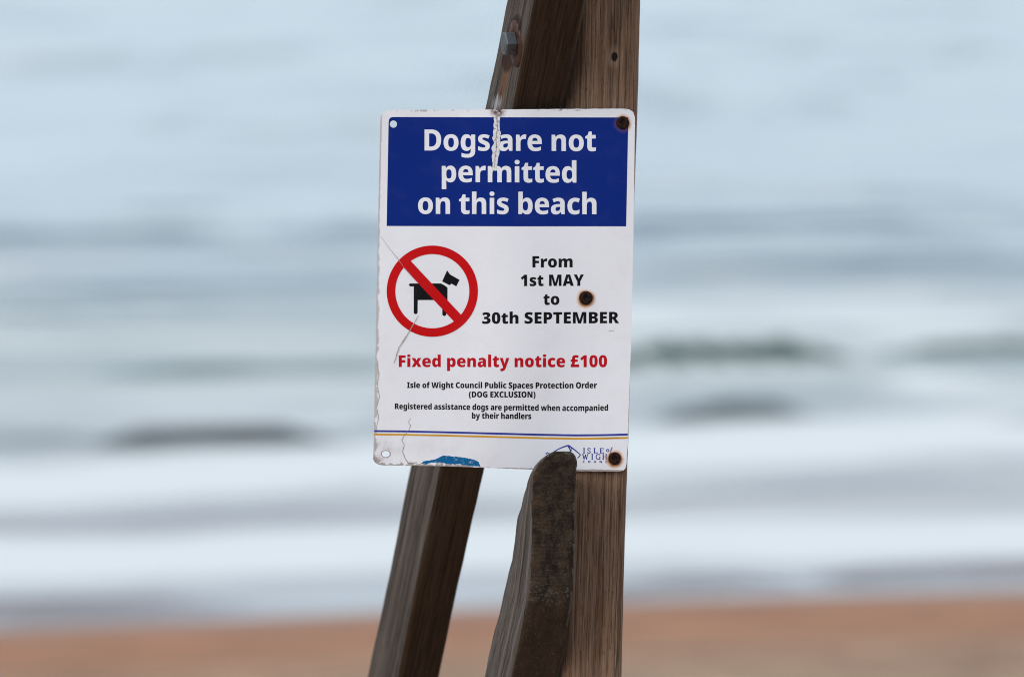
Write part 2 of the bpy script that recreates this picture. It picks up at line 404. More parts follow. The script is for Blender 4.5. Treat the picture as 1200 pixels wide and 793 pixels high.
def ip(v, tab):
    if v <= tab[0][0]: return tab[0][1]
    for (a, x), (b, y) in zip(tab, tab[1:]):
        if v <= b: return x + (y - x) * (v - a) / (b - a)
    (a, x), (b, y) = tab[-2:]
    return y + (y - x) / (b - a) * (v - b)
ST_R = [(528.6, 650), (532, 643), (536, 637.5), (540, 633.5), (545, 629.5), (555, 625), (565, 623.5), (585, 623), (640, 622.6), (685, 621.5), (703, 619.5), (720, 615.5), (754, 608), (793, 599.5)]
ST_Q = [(528.6, 668), (531, 672), (535, 674.6), (540, 675.8), (545, 676), (640, 674), (706, 670), (750, 663.5), (793, 656)]
ST_L = [(528.6, 651), (536, 637), (545, 628.5), (555, 622.5), (565, 618.3), (582, 613), (606, 606), (657, 597.5), (702, 587), (754, 575), (793, 566.6)]
ST_B = [(528.6, -0.052), (532, -0.040), (538, -0.026), (546, -0.014), (552, -0.009), (557, 0.004), (575, 0.035), (606, 0.070), (657, 0.095), (702, 0.115), (793, 0.175)]
def st_front(v): return ip(v, [(528.6, -0.056), (533, -0.060), (540, -0.062), (700, -0.056), (707, -0.053), (714, -0.049), (793, 0.004)])
def strut_sec(v):
    y = st_front(v); r, q, l, b = ip(v, ST_R), ip(v, ST_Q), ip(v, ST_L), ip(v, ST_B)
    return [(r, y), (q, y + 0.006), (q - max(0, min(20, (v - 545) * 0.5)), max(y + 0.012, b)), (l, b)]
m_strut = wood("strut_timber", (0.050, 0.034, 0.025), (0.115, 0.085, 0.064), (0.25, 0.21, 0.18), 0.38, 5.5)
def end_grain():
    n = NT("strut_sawn_end", 0.9)
    p = n.attr("wd")
    lines = n.noise(n.vm('MULTIPLY', p, (45, 45, 520)), 1.0, 3, 0.6, 0.3)
    along = n.noise(n.vm('MULTIPLY', p, (300, 300, 7)), 1.0, 4, 0.65)
    low = n.ss(n.ma('ADD', n.sep(p)[2], n.ma('MULTIPLY', n.noise(p, 55, 3), 0.035)), 0.712, 0.732)
    lines = n.ma('ADD', n.ma('MULTIPLY', lines, n.ma('SUBTRACT', 1.0, low)), n.ma('MULTIPLY', along, low))
    blot = n.noise(n.vm('MULTIPLY', p, (70, 70, 38)), 1.0, 7, 0.75)
    spk = n.noise(n.vm('MULTIPLY', p, (420, 420, 420)), 1.0, 3, 0.7)
    c = n.mix(n.ss(blot, 0.35, 0.68), (0.014, 0.009, 0.006), (0.070, 0.044, 0.027))
    c = n.mix(n.ma('MULTIPLY', n.ss(lines, 0.36, 0.50, 1.0, 0.0), 0.42), c, (0.016, 0.011, 0.008))
    c = n.mix(n.ma('MULTIPLY', low, 0.45), c, (0.062, 0.040, 0.024))
    c = n.mix(n.ma('MULTIPLY', n.ss(spk, 0.60, 0.70), 0.5), c, (0.20, 0.16, 0.13))
    crumb = n.ma('MULTIPLY', n.ss(n.ma('ADD', n.sep(p)[2], n.ma('MULTIPLY', n.noise(p, 70, 3), 0.03)), 0.692, 0.722), n.ma('SUBTRACT', 1.0, low))
    c = n.mix(n.ma('MULTIPLY', crumb, n.ss(n.noise(p, 230, 5, 0.75), 0.50, 0.62, 0.0, 0.6)), c, (0.17, 0.135, 0.11))
    c = n.mix(n.ma('MULTIPLY', n.ss(spk, 0.40, 0.32), 0.7), c, (0.010, 0.008, 0.006))
    n.color(c); n.bump(n.ma('ADD', n.ma('MULTIPLY', lines, 0.8), n.ma('ADD', blot, spk)), 1.0, 0.0022)
    n.b.inputs["Specular IOR Level"].default_value = 0.2
    return n.m
vb705 = px(600, 706, -0.05).z
def strut_face(p, me):
    if p.normal.z > 0.8: return 1
    return 1 if p.normal.y < -0.66 else 0
m_strut2 = wood("strut_sheltered_timber", (0.050, 0.030, 0.017), (0.080, 0.050, 0.030), (0.115, 0.076, 0.048), 0.0, 2.7, crk_k=0.2)
beam("strut", [m_strut, end_grain()], frame, strut_sec, [528.6, 529.6, 531, 532.5, 534.5] + dense(537, 812, 4) + dense(840, 1640, 40), 110, 0.006, 1.6, 9.0, strut_face)

# bolt through the leg
def steel(name, col, rough, rust):
    n = NT(name, rough); p = n.coord()
    k = n.noise(p, 160, 5, 0.65)
    n.color(n.mix(n.ss(k, 0.62 - rust * 0.35, 0.80 - rust * 0.35), col, (0.065, 0.024, 0.012)))
    n.b.inputs["Metallic"].default_value = 0.55; n.rough(n.ma('ADD', rough, n.ma('MULTIPLY', k, 0.25)))
    n.bump(k, 0.4, 0.0006); return n.m
def lathe(name, prof, mat, parent, pos, axis, sides=32, hexa=False, smooth_=True, recess=None):
    """profile [(radius, height)] turned about axis at pos"""
    ax = axis.normalized(); e1 = ax.cross(Vector((0.0, 0.0, 1.0))).normalized(); e2 = ax.cross(e1)
    bm = bmesh.new(); rings = []
    for k, (r, h) in enumerate(prof):
        ring = []
        for i in range(sides):
            a = 2 * math.pi * i / sides
            rr = r
            if recess and k in recess: rr = r * (0.55 + 0.45 * abs(math.cos(2 * a)) ** 3)
            ring.append(bm.verts.new(pos + (e1 * math.cos(a) + e2 * math.sin(a)) * rr + ax * h))
        rings.append(ring)
    for A, B in zip(rings, rings[1:]):
        for i in range(sides):
            bm.faces.new((A[i], A[(i + 1) % sides], B[(i + 1) % sides], B[i]))
    bm.faces.new(rings[0][::-1]); bm.faces.new(rings[-1])
    bmesh.ops.recalc_face_normals(bm, faces=bm.faces)
    me = bpy.data.meshes.new(name); bm.to_mesh(me); bm.free()
    for p in me.polygons: p.use_smooth = smooth_ and len(p.vertices) == 4 and not hexa
    return link(name, me, mat, parent)
yb = leg_ridge(LEG_BOLT_V) + 0.043
bp = px(606.0, LEG_BOLT_V, yb)
a_ = px(593.3 - .207 * 51, 51, leg_ridge(51) + .12); b_ = px(626.5 - .201 * 51, 51, leg_ridge(51))
c_ = px(626.5 - .201 * 300, 300, leg_ridge(300))
nrm = (a_ - b_).cross(c_ - b_).normalized()
if nrm.x > 0: nrm.negate()
m_wash = steel("washer_steel", (0.13, 0.10, 0.095), 0.6, 0.9)
m_nut = steel("nut_galvanised_steel", (0.10, 0.112, 0.122), 0.5, 0.32)
bolt = lathe("bolt", [(0.0075, -0.004), (0.0085, 0.0), (0.0085, 0.0160), (0.007, 0.0172)], m_nut, frame, bp, nrm, 20)
lathe("washer", [(0.0275, -0.0015), (0.028, 0.001), (0.0272, 0.003), (0.011, 0.0034), (0.010, 0.001)], m_wash, bolt, bp, nrm, 40)
lathe("nut", [(0.0140, 0.003), (0.0152, 0.0045), (0.0152, 0.0150), (0.0138, 0.0168), (0.0090, 0.0168), (0.0086, 0.013)], m_nut, bolt, bp, nrm, 6, hexa=True)

# ------------------------------------------------------------------ notice
GLYPHS = {
 'H': {
  ' ': (260, ''),
  'D': (723, '670,370 670,247* 579,82* 414,0* 300,0 82,0 82,714 317,714 429,714* 586,635* 670,482*|502,364 502,438* 459,534* 377,581* 315,581 244,581 244,134 300,134 403,134* 502,248*'),
  'a': (597, '318,558 420,558* 529,459* 529,364 529,0 418,0 387,74 383,74 360,45* 312,7* 249,-10* 204,-10 156,-10* 81,28* 38,105* 38,163 38,250* 160,336* 280,341 370,344 370,359 370,404* 328,442* 291,442 256,442* 179,418* 141,401 94,509 138,532* 251,558*|317,249 253,247* 201,207* 201,171 201,138* 237,106* 267,106 311,106* 370,159* 370,207 370,251'),
  'b': (627, '230,584 230,554* 227,499* 224,477 230,477 252,512* 324,558* 381,558 470,558* 581,414* 581,275 581,182* 530,54* 438,-10* 377,-10 319,-10* 252,32* 230,58 220,58 194,0 71,0 71,760 230,760|327,431 293,431* 249,400* 230,339* 230,290 230,269 230,195* 273,120* 329,120 373,120* 419,200* 419,277 419,353* 374,431*'),
  'c': (515, '309,-10 229,-10* 111,49* 45,174* 45,271 45,371* 117,497* 240,558* 321,558 368,558* 454,538* 488,520 441,399 410,413* 351,430* 321,430 285,430* 234,395* 208,325* 208,272 208,220* 235,152* 285,119* 320,119 361,119* 438,143* 472,163 472,33 441,13* 361,-10*'),
  'd': (627, '246,-10 157,-10* 45,134* 45,273 45,414* 159,558* 250,558 288,558* 344,537* 385,501* 400,478 404,478 401,497* 396,563* 396,592 396,760 557,760 557,0 435,0 403,70 396,70 382,47* 341,12* 284,-10*|304,118 360,118* 407,186* 407,257 407,273 407,348* 363,428* 303,428 259,428* 207,348* 207,271 207,194* 259,118*'),
  'e': (594, '304,558 381,558* 491,501* 550,390* 550,308 550,233 207,233 209,175* 277,108* 340,108 391,108* 474,128* 518,148 518,29 478,9* 389,-10* 323,-10 241,-10* 116,50* 45,175* 45,270 45,367* 110,494* 227,558*|309,445 267,445* 215,392* 210,338 402,338 402,369* 381,417* 340,445*'),
  'g': (627, '249,558 305,558* 378,515* 403,479 407,479 421,548 557,548 557,-1 557,-79* 497,-185* 374,-240* 280,-240 217,-240* 118,-225* 74,-207 74,-72 120,-92* 213,-114* 274,-114 334,-114* 397,-61* 397,-11 397,2 397,15* 400,54* 402,70 397,70 375,35* 303,-10* 247,-10 156,-10* 45,136* 45,273 45,410* 157,558*|303,432 272,432* 229,395* 208,324* 208,271 208,191* 256,115* 306,115 333,115* 372,132* 396,166* 408,218* 408,253 408,276 408,328* 388,397* 342,432*'),
  'h': (646, '230,617 230,570* 225,499* 223,478 231,478 248,507* 295,542* 352,558* 385,558 442,558* 529,516* 578,428* 578,357 578,0 418,0 418,314 418,372* 379,430* 338,430 297,430* 250,389* 230,311* 230,253 230,0 71,0 71,760 230,760'),
  'i': (302, '231,548 231,0 71,0 71,548|152,765 187,765* 238,732* 238,688 238,646* 187,612* 152,612 115,612* 66,646* 66,688 66,732* 115,765*'),
  'm': (968, '712,558 804,558* 900,463* 900,357 900,0 741,0 741,314 741,377* 702,430* 663,430 609,430* 565,347* 565,269 565,0 405,0 405,314 405,355* 389,406* 356,430* 329,430 291,430* 248,389* 230,310* 230,253 230,0 71,0 71,548 192,548 216,479 221,479 236,503* 282,539* 344,558* 382,558 443,558* 522,516* 544,478 550,478 576,517* 660,558*'),
  'n': (646, '387,558 475,558* 578,463* 578,357 578,0 419,0 419,314 419,372* 380,430* 338,430 275,430* 230,340* 230,253 230,0 71,0 71,548 192,548 214,475 221,475 238,502* 288,539* 350,558*'),
  'o': (620, '574,275 574,208* 538,101* 469,28* 371,-10* 308,-10 251,-10* 154,28* 84,101* 45,208* 45,275 45,366* 109,492* 228,558* 311,558 389,558* 507,492* 574,367*|208,275 208,223* 228,150* 274,112* 310,112 347,112* 391,150* 412,223* 412,275 412,328* 391,399* 346,436* 309,436 256,436* 208,354*'),
  'p': (627, '381,558 474,558* 581,413* 581,275 581,182* 529,55* 437,-10* 377,-10 338,-10* 282,10* 243,41* 230,59 224,59 226,40* 230,-7* 230,-32 230,-240 71,-240 71,548 200,548 223,477 230,477 245,500* 285,537* 342,558*|326,431 291,431* 250,400* 231,339* 230,291 230,275 230,225* 247,155* 290,120* 327,120 358,120* 399,155* 419,224* 419,277 419,356* 372,431*'),
  'r': (447, '376,558 392,558* 425,554* 435,552 420,401 409,403* 380,407* 358,407 336,407* 291,395* 253,365* 230,315* 230,276 230,0 71,0 71,548 191,548 215,457 223,457 238,485* 285,531* 344,558*'),
  's': (499, '458,164 458,111* 410,33* 310,-10* 233,-10 176,-10* 87,4* 45,22 45,154 90,132* 191,109* 227,109 268,109* 306,132* 306,152 306,166* 286,189* 235,214* 187,233 140,252* 76,296* 44,357* 44,401 44,478* 163,558* 261,558 313,558* 405,536* 452,514 407,407 369,424* 289,446* 260,446 230,446* 196,427* 196,410 196,397* 215,377* 266,354* 312,334 360,315* 425,272* 458,210*'),
  't': (425, '312,118 335,118* 377,127* 397,134 397,17 371,5* 307,-10* 263,-10 213,-10* 135,23* 91,103* 91,174 91,427 22,427 22,495 104,547 148,663 251,663 251,548 390,548 390,427 251,427 251,184 251,150* 283,118*'),
 },
 'T': {
  ' ': (260, ''),
  '0': (586, '550,356 550,270* 523,135* 463,40* 365,-10* 293,-10 204,-10* 89,78* 35,242* 35,356 35,472* 84,636* 198,724* 293,724 382,724* 495,637* 550,472*|225,356 225,285* 236,191* 265,142* 293,142 320,142* 349,190* 361,285* 361,356 361,428* 349,523* 320,572* 293,572 265,572* 236,523* 225,428*'),
  '1': (586, '458,0 264,0 264,356 264,366* 264,418* 266,482* 267,506 254,491* 233,469* 222,460 141,393 42,515 286,714 458,714'),
  '3': (586, '523,559 523,508* 480,435* 409,388* 366,376 366,373 452,363* 544,280* 544,204 544,146* 481,48* 351,-10* 247,-10 178,-10* 80,11* 34,29 34,187 81,163* 179,140* 219,140 291,140* 343,181* 343,216 343,240* 317,276* 252,294* 190,294 145,294 145,437 191,437 246,437* 310,457* 338,491* 338,514 338,543* 294,571* 257,571 225,571* 168,553* 126,532* 115,524 35,652 79,682* 194,724* 287,724 397,724* 523,636*'),
  'A': (724, '516,0 480,136 246,136 209,0 0,0 234,717 487,717 724,0|408,411 403,430* 385,500* 367,576* 362,600 358,576* 341,504* 324,435* 318,411 286,292 440,292'),
  'B': (673, '325,714 480,714* 612,622* 612,536 612,489* 578,424* 527,386* 500,379 500,374 529,367* 587,333* 626,266* 626,209 626,144* 560,50* 439,0* 355,0 77,0 77,714|328,439 377,439* 416,480* 416,508 416,538* 372,569* 324,569 268,569 268,439|268,300 268,147 338,147 389,147* 430,191* 430,225 430,244* 412,279* 370,300* 334,300'),
  'E': (549, '501,0 77,0 77,714 501,714 501,561 268,561 268,446 484,446 484,293 268,293 268,155 501,155'),
  'F': (539, '265,0 77,0 77,714 499,714 499,561 265,561 265,422 481,422 481,269 265,269'),
  'M': (966, '389,0 241,516 237,516 239,496* 243,428* 247,350* 247,313 247,0 77,0 77,714 332,714 482,205 486,205 634,714 888,714 888,0 713,0 713,316 713,350* 715,426* 719,495* 720,515 716,515 570,0'),
  'P': (631, '323,714 459,714* 594,596* 594,487 594,438* 566,350* 503,279* 399,238* 323,238 268,238 268,0 77,0 77,714|319,560 268,560 268,393 307,393 333,393* 377,410* 403,450* 403,482 403,517* 362,560*'),
  'R': (676, '311,714 407,714* 536,666* 601,573* 601,503 601,460* 572,388* 517,332* 480,311 687,0 471,0 319,261 268,261 268,0 77,0 77,714|308,569 268,569 268,404 306,404 351,404* 408,444* 408,494 408,518* 388,551* 343,569*'),
  'S': (576, '543,216 543,158* 484,55* 361,-10* 264,-10 215,-10* 142,-1* 78,19* 44,35 44,205 102,176* 219,145* 268,145 297,145* 334,160* 352,184* 352,200 352,219* 326,245* 270,274* 222,295 169,320* 91,375* 49,455* 49,516 49,584* 117,677* 238,724* 317,724 387,724* 499,693* 543,673 484,526 439,547* 350,572* 311,572 286,572* 253,559* 238,538* 238,524 238,507* 264,480* 325,449* 378,425 431,402* 504,347* 543,272*'),
  'T': (590, '391,0 200,0 200,558 25,558 25,714 566,714 566,558 391,558'),
  'Y': (662, '331,447 455,714 662,714 427,279 427,0 235,0 235,273 0,714 208,714'),
  'a': (622, '335,563 440,563* 557,459* 557,363 557,0 427,0 390,73 386,73 363,44* 314,7* 250,-10* 204,-10 156,-10* 80,29* 36,108* 36,169 36,257* 159,343* 277,348 369,351 369,360 369,398* 332,429* 301,429 267,429* 188,406* 147,388 92,513 140,538* 260,563*|325,245 272,243* 228,210* 228,179 228,151* 259,124* 284,124 320,124* 370,168* 370,204 370,247'),
  'c': (538, '318,-10 234,-10* 110,50* 42,176* 42,274 42,375* 118,502* 249,563* 332,563 383,563* 474,541* 513,521 457,381 423,396* 364,414* 332,414 303,414* 258,384* 234,322* 234,275 234,226* 259,168* 304,140* 333,140 374,140* 457,166* 494,189 494,39 460,17* 374,-10*'),
  'd': (642, '239,-10 153,-10* 42,136* 42,276 42,418* 155,563* 246,563 283,563* 337,542* 377,505* 391,482 395,482 391,503* 386,576* 386,611 386,760 576,760 576,0 434,0 393,70 386,70 373,48* 333,12* 277,-10*|315,139 362,139* 401,198* 402,259 402,274 402,340* 364,410* 313,410 279,410* 233,343* 233,273 233,203* 279,139*'),
  'e': (617, '315,563 395,563* 512,507* 575,395* 575,310 575,226 233,226 235,182* 297,125* 355,125 407,125* 493,145* 539,167 539,31 499,10* 404,-10* 333,-10 249,-10* 118,49* 42,175* 42,273 42,373* 111,501* 234,563*|321,434 287,434* 241,391* 237,344 403,344 403,370* 384,410* 348,434*'),
  'h': (669, '255,650 255,589* 249,506* 247,485 256,485 274,513* 319,548* 376,563* 409,563 464,563* 552,521* 605,432* 605,360 605,0 415,0 415,303 415,358* 382,414* 348,414 313,414* 272,374* 255,299* 255,244 255,0 66,0 66,760 255,760'),
  'i': (324, '256,553 256,0 67,0 67,553|162,775 203,775* 263,741* 263,691 263,642* 203,607* 162,607 121,607* 62,642* 62,691 62,741* 121,775*'),
  'l': (322, '255,0 66,0 66,760 255,760'),
  'm': (999, '740,563 834,563* 934,467* 934,360 934,0 745,0 745,302 745,365* 711,414* 678,414 631,414* 594,333* 594,259 594,0 405,0 405,302 405,342* 391,391* 363,414* 340,414 307,414* 270,374* 255,298* 255,243 255,0 66,0 66,553 209,553 237,485 242,485 257,508* 303,543* 367,563* 407,563 468,563* 547,522* 572,485 578,485 604,523* 688,563*'),
  'n': (669, '411,563 497,563* 605,467* 605,360 605,0 416,0 416,303 416,358* 383,414* 348,414 293,414* 255,326* 255,243 255,0 66,0 66,553 209,553 235,480 242,480 260,506* 309,543* 372,563*'),
  'o': (636, '593,278 593,209* 555,101* 483,28* 381,-10* 317,-10 257,-10* 156,28* 83,101* 42,209* 42,278 42,370* 109,497* 233,563* 320,563 400,563* 522,497* 593,370*|234,278 234,230* 250,164* 288,131* 319,131 349,131* 385,164* 401,230* 401,278 401,325* 385,390* 348,422* 318,422 274,422* 234,349*'),
  'p': (642, '403,563 495,563* 599,416* 599,278 599,184* 546,55* 455,-10* 397,-10 358,-10* 304,10* 267,39* 255,54 249,54 251,35* 255,-9* 255,-38 255,-240 66,-240 66,553 220,553 246,483 255,483 269,505* 308,541* 365,563*|332,414 303,414* 271,387* 256,334* 255,294 255,279 255,234* 269,174* 303,142* 333,142 357,142* 391,170* 407,231* 407,280 407,353* 369,414*'),
  'r': (468, '399,563 415,563* 449,559* 457,557 440,379 430,381* 401,385* 375,385 357,385* 315,377* 278,355* 255,310* 255,272 255,0 66,0 66,553 207,553 237,464 245,464 260,491* 308,537* 368,563*'),
  's': (516, '476,170 476,118* 429,36* 326,-10* 243,-10 184,-10* 91,3* 43,21 43,173 96,149* 203,128* 235,128 267,128* 298,142* 298,157 298,169* 278,187* 227,209* 180,228 134,247* 72,292* 42,355* 42,400 42,481* 167,563* 270,563 324,563* 420,539* 472,516 420,394 380,413* 296,435* 270,435 248,435* 222,422* 222,411 222,401* 239,384* 288,364* 334,345 382,326* 445,281* 476,218*'),
  't': (458, '335,139 361,139* 404,150* 427,158 427,21 396,8* 327,-10* 273,-10 220,-10* 139,24* 93,107* 93,181 93,411 26,411 26,488 111,548 159,664 283,664 283,553 419,553 419,411 283,411 283,194 283,167* 310,139*'),
  'x': (628, '184,282 14,553 229,553 314,397 401,553 616,553 442,282 623,0 408,0 314,169 220,0 5,0'),
  'y': (608, '-1,553 198,553 292,236 294,228* 299,208* 302,185* 302,174 306,174 308,194* 315,224* 319,235 415,553 608,553 389,-36 364,-102* 297,-194* 200,-240* 127,-240 101,-240* 63,-235* 49,-232 49,-84 60,-86* 91,-90* 108,-90 140,-90* 179,-64* 205,-23* 214,1 217,8'),
  '£': (586, '353,725 406,725* 507,703* 550,685 497,545 460,559* 397,573* 373,573 349,573* 317,545* 317,504 317,451 486,451 486,317 317,317 317,269 317,237* 293,193* 257,166* 239,157 568,157 568,0 51,0 51,151 78,167* 113,194* 131,235* 131,268 131,317 50,317 50,451 131,451 131,511 131,586* 187,680* 287,725*'),
 },
 'S': {
  ' ': (260, ''),
  '(': (370, '40,274 40,400* 113,625* 187,714 340,714 273,621* 203,394* 203,275 203,158* 273,-68* 339,-158 187,-158 113,-72* 40,150*'),
  ')': (370, '330,274 330,150* 257,-72* 183,-158 31,-158 97,-68* 167,158* 167,275 167,394* 97,621* 30,714 183,714 257,625* 330,400*'),
  'C': (649, '395,566 361,566* 307,537* 269,482* 249,404* 249,354 249,287* 283,195* 353,148* 406,148 453,148* 542,174* 587,193 587,30 540,9* 441,-10* 385,-10 269,-10* 121,82* 51,247* 51,355 51,436* 96,571* 184,670* 313,724* 397,724 449,724* 563,700* 618,674 559,522 520,541* 440,566*'),
  'D': (734, '683,372 683,248* 590,82* 422,0* 308,0 77,0 77,714 324,714 439,714* 599,635* 683,483*|483,365 483,430* 448,516* 379,558* 326,558 270,558 270,158 313,158 401,158* 483,260*'),
  'E': (549, '501,0 77,0 77,714 501,714 501,559 270,559 270,447 484,447 484,292 270,292 270,157 501,157'),
  'G': (740, '364,418 672,418 672,33 617,14* 474,-10* 396,-10 293,-10* 138,70* 51,234* 51,359 51,471* 137,635* 304,724* 426,724 493,724* 613,699* 657,679 596,528 558,547* 474,566* 427,566 363,566* 285,508* 250,412* 250,354 250,288* 288,196* 360,149* 412,149 429,149* 478,154* 491,157 491,269 364,269'),
  'I': (440, '406,0 34,0 34,110 123,144 123,571 34,604 34,714 406,714 406,604 317,571 317,144 406,110'),
  'L': (582, '77,0 77,714 270,714 270,156 545,156 545,0'),
  'N': (834, '757,0 504,0 243,503 239,503 241,480* 245,415* 248,349* 248,322 248,0 77,0 77,714 329,714 589,218 592,218 591,241* 587,303* 585,367* 585,391 585,714 757,714'),
  'O': (797, '745,358 745,275* 705,140* 621,42* 490,-10* 398,-10 308,-10* 177,42* 92,140* 51,275* 51,359 51,470* 125,635* 279,725* 399,725 521,725* 674,634* 745,469*|254,358 254,294* 283,201* 347,151* 398,151 451,151* 514,201* 542,294* 542,358 542,455* 478,567* 399,567 347,567* 283,516* 254,423*'),
  'P': (632, '324,714 460,714* 595,596* 595,487 595,438* 567,349* 504,278* 400,237* 324,237 270,237 270,0 77,0 77,714|320,558 270,558 270,394 308,394 333,394* 376,411* 402,450* 402,482 402,516* 362,558*'),
  'R': (677, '311,714 408,714* 537,666* 602,573* 602,503 602,460* 573,388* 519,332* 481,311 689,0 470,0 319,260 270,260 270,0 77,0 77,714|308,568 270,568 270,405 306,405 350,405* 407,444* 407,494 407,517* 387,550* 343,568*'),
  'S': (577, '544,217 544,159* 485,55* 362,-10* 264,-10 215,-10* 142,-1* 78,19* 44,35 44,207 102,178* 220,147* 268,147 297,147* 333,161* 351,185* 351,200 351,219* 325,245* 269,273* 222,294 169,319* 91,374* 49,454* 49,515 49,584* 117,677* 238,724* 318,724 388,724* 500,693* 544,673 485,524 439,545* 350,570* 312,570 287,570* 255,558* 240,537* 240,524 240,507* 266,481* 327,450* 380,426 432,403* 505,348* 544,273*'),
  'U': (757, '684,284 684,194* 616,62* 479,-10* 376,-10 228,-10* 73,141* 73,280 73,714 267,714 267,295 267,219* 324,151* 379,151 419,151* 468,181* 491,245* 491,296 491,714 684,714'),
  'W': (1039, '1024,714 848,0 620,0 552,311 550,320* 542,362* 531,416* 523,468* 521,486 519,468* 510,416* 500,362* 491,320* 489,311 420,0 192,0 15,714 201,714 279,356 282,343* 292,294* 303,238* 313,185* 315,167 319,197* 332,275* 348,354* 363,422* 368,444 431,714 610,714 671,444 676,423* 691,354* 707,274* 721,196* 724,167 727,192* 741,266* 755,337* 759,355 838,714'),
  'X': (723, '720,0 497,0 358,223 220,0 2,0 239,365 16,714 230,714 359,493 483,714 703,714 477,350'),
  'a': (623, '336,563 441,563* 559,459* 559,363 559,0 427,0 390,73 386,73 363,44* 314,7* 250,-10* 204,-10 156,-10* 80,29* 36,108* 36,169 36,258* 159,344* 276,349 368,352 368,360 368,397* 332,428* 301,428 268,428* 188,405* 147,387 92,513 140,538* 261,563*|325,245 273,243* 230,210* 230,180 230,152* 260,125* 285,125 320,125* 369,169* 369,204 369,247'),
  'b': (643, '257,588 257,559* 253,505* 250,482 257,482 278,516* 348,563* 404,563 490,563* 600,417* 600,278 600,184* 549,55* 458,-10* 398,-10 340,-10* 278,31* 257,54 245,54 215,0 66,0 66,760 257,760|334,413 308,413* 273,388* 257,338* 257,298 257,271 257,207* 292,144* 336,144 370,144* 406,213* 406,280 406,346* 371,413*'),
  'c': (539, '318,-10 234,-10* 110,50* 42,176* 42,274 42,375* 118,502* 249,563* 333,563 384,563* 475,541* 514,521 458,380 424,395* 365,413* 333,413 304,413* 260,383* 236,322* 236,275 236,227* 261,169* 305,142* 334,142 375,142* 458,168* 495,191 495,39 461,17* 375,-10*'),
  'd': (643, '238,-10 153,-10* 42,136* 42,276 42,418* 155,563* 245,563 282,563* 336,542* 376,505* 390,482 394,482 390,503* 385,577* 385,612 385,760 577,760 577,0 433,0 392,70 385,70 372,48* 332,12* 276,-10*|316,141 362,141* 400,199* 401,259 401,274 401,339* 364,409* 314,409 280,409* 235,343* 235,273 235,204* 280,141*'),
  'e': (618, '315,563 396,563* 513,507* 576,395* 576,310 576,225 235,225 237,182* 298,126* 356,126 408,126* 494,146* 540,168 540,31 500,10* 405,-10* 333,-10 249,-10* 118,49* 42,175* 42,273 42,373* 111,501* 234,563*|322,433 288,433* 243,391* 239,345 403,345 403,370* 384,409* 348,433*'),
  'f': (413, '404,410 286,410 286,0 95,0 95,410 22,410 22,504 99,551 99,560 99,667* 187,765* 287,765 330,765* 400,752* 438,739 397,615 383,619* 348,625* 328,625 306,625* 286,598* 286,568 286,553 404,553'),
  'g': (643, '243,563 301,563* 372,518* 394,485 398,485 412,553 577,553 577,-1 577,-79* 513,-185* 382,-240* 282,-240 215,-240* 113,-226* 66,-208 66,-49 116,-70* 206,-91* 271,-91 329,-91* 386,-49* 386,-9 386,1 386,14* 389,50* 392,70 386,70 367,37* 297,-10* 240,-10 152,-10* 42,136* 42,276 42,416* 154,563*|315,415 289,415* 253,383* 236,320* 236,273 236,201* 276,138* 318,138 341,138* 373,153* 392,182* 401,226* 401,256 401,279 401,322* 386,383* 349,415*'),
  'h': (670, '257,652 257,591* 251,507* 249,485 258,485 276,514* 321,548* 377,563* 410,563 465,563* 553,521* 606,432* 606,360 606,0 414,0 414,302 414,357* 382,413* 348,413 314,413* 274,373* 257,298* 257,243 257,0 66,0 66,760 257,760'),
  'i': (325, '258,553 258,0 67,0 67,553|163,776 204,776* 265,742* 265,691 265,642* 204,607* 163,607 121,607* 62,642* 62,691 62,742* 121,776*'),
  'l': (323, '257,0 66,0 66,760 257,760'),
  'm': (1000, '741,563 836,563* 936,467* 936,360 936,0 745,0 745,301 745,364* 711,413* 678,413 632,413* 596,332* 596,258 596,0 405,0 405,301 405,341* 391,390* 363,413* 341,413 308,413* 271,373* 257,297* 257,242 257,0 66,0 66,553 210,553 238,485 243,485 258,508* 304,543* 368,563* 409,563 470,563* 549,522* 574,486 580,486 606,523* 689,563*'),
  'n': (670, '412,563 498,563* 606,467* 606,360 606,0 415,0 415,302 415,357* 383,413* 348,413 294,413* 257,325* 257,242 257,0 66,0 66,553 210,553 236,480 243,480 261,506* 310,543* 373,563*'),
  'o': (637, '594,278 594,209* 556,101* 484,28* 382,-10* 317,-10 257,-10* 156,28* 83,101* 42,209* 42,278 42,370* 109,497* 233,563* 320,563 400,563* 523,497* 594,370*|236,278 236,231* 252,165* 289,132* 319,132 349,132* 384,165* 400,231* 400,278 400,325* 384,389* 348,421* 318,421 275,421* 236,349*'),
  'p': (643, '404,563 496,563* 600,416* 600,278 600,184* 547,55* 456,-10* 398,-10 359,-10* 305,10* 269,39* 257,54 251,54 253,35* 257,-9* 257,-38 257,-240 66,-240 66,553 221,553 248,483 257,483 271,505* 310,541* 366,563*|332,413 304,413* 272,386* 258,334* 257,294 257,279 257,235* 270,175* 304,144* 333,144 357,144* 390,171* 406,231* 406,280 406,353* 368,413*'),
  'r': (469, '400,563 416,563* 450,559* 458,557 441,377 431,379* 402,383* 376,383 358,383* 317,376* 280,354* 257,310* 257,272 257,0 66,0 66,553 208,553 238,465 247,465 262,492* 310,537* 369,563*'),
  's': (517, '477,170 477,118* 430,36* 327,-10* 243,-10 184,-10* 91,3* 43,21 43,174 96,150* 204,129* 235,129 267,129* 297,143* 297,157 297,169* 277,187* 226,209* 179,228 133,247* 72,292* 42,355* 42,400 42,481* 167,563* 270,563 325,563* 421,539* 473,516 421,393 380,412* 296,434* 271,434 249,434* 224,422* 224,411 224,401* 241,385* 289,365* 335,346 383,327* 446,282* 477,219*'),
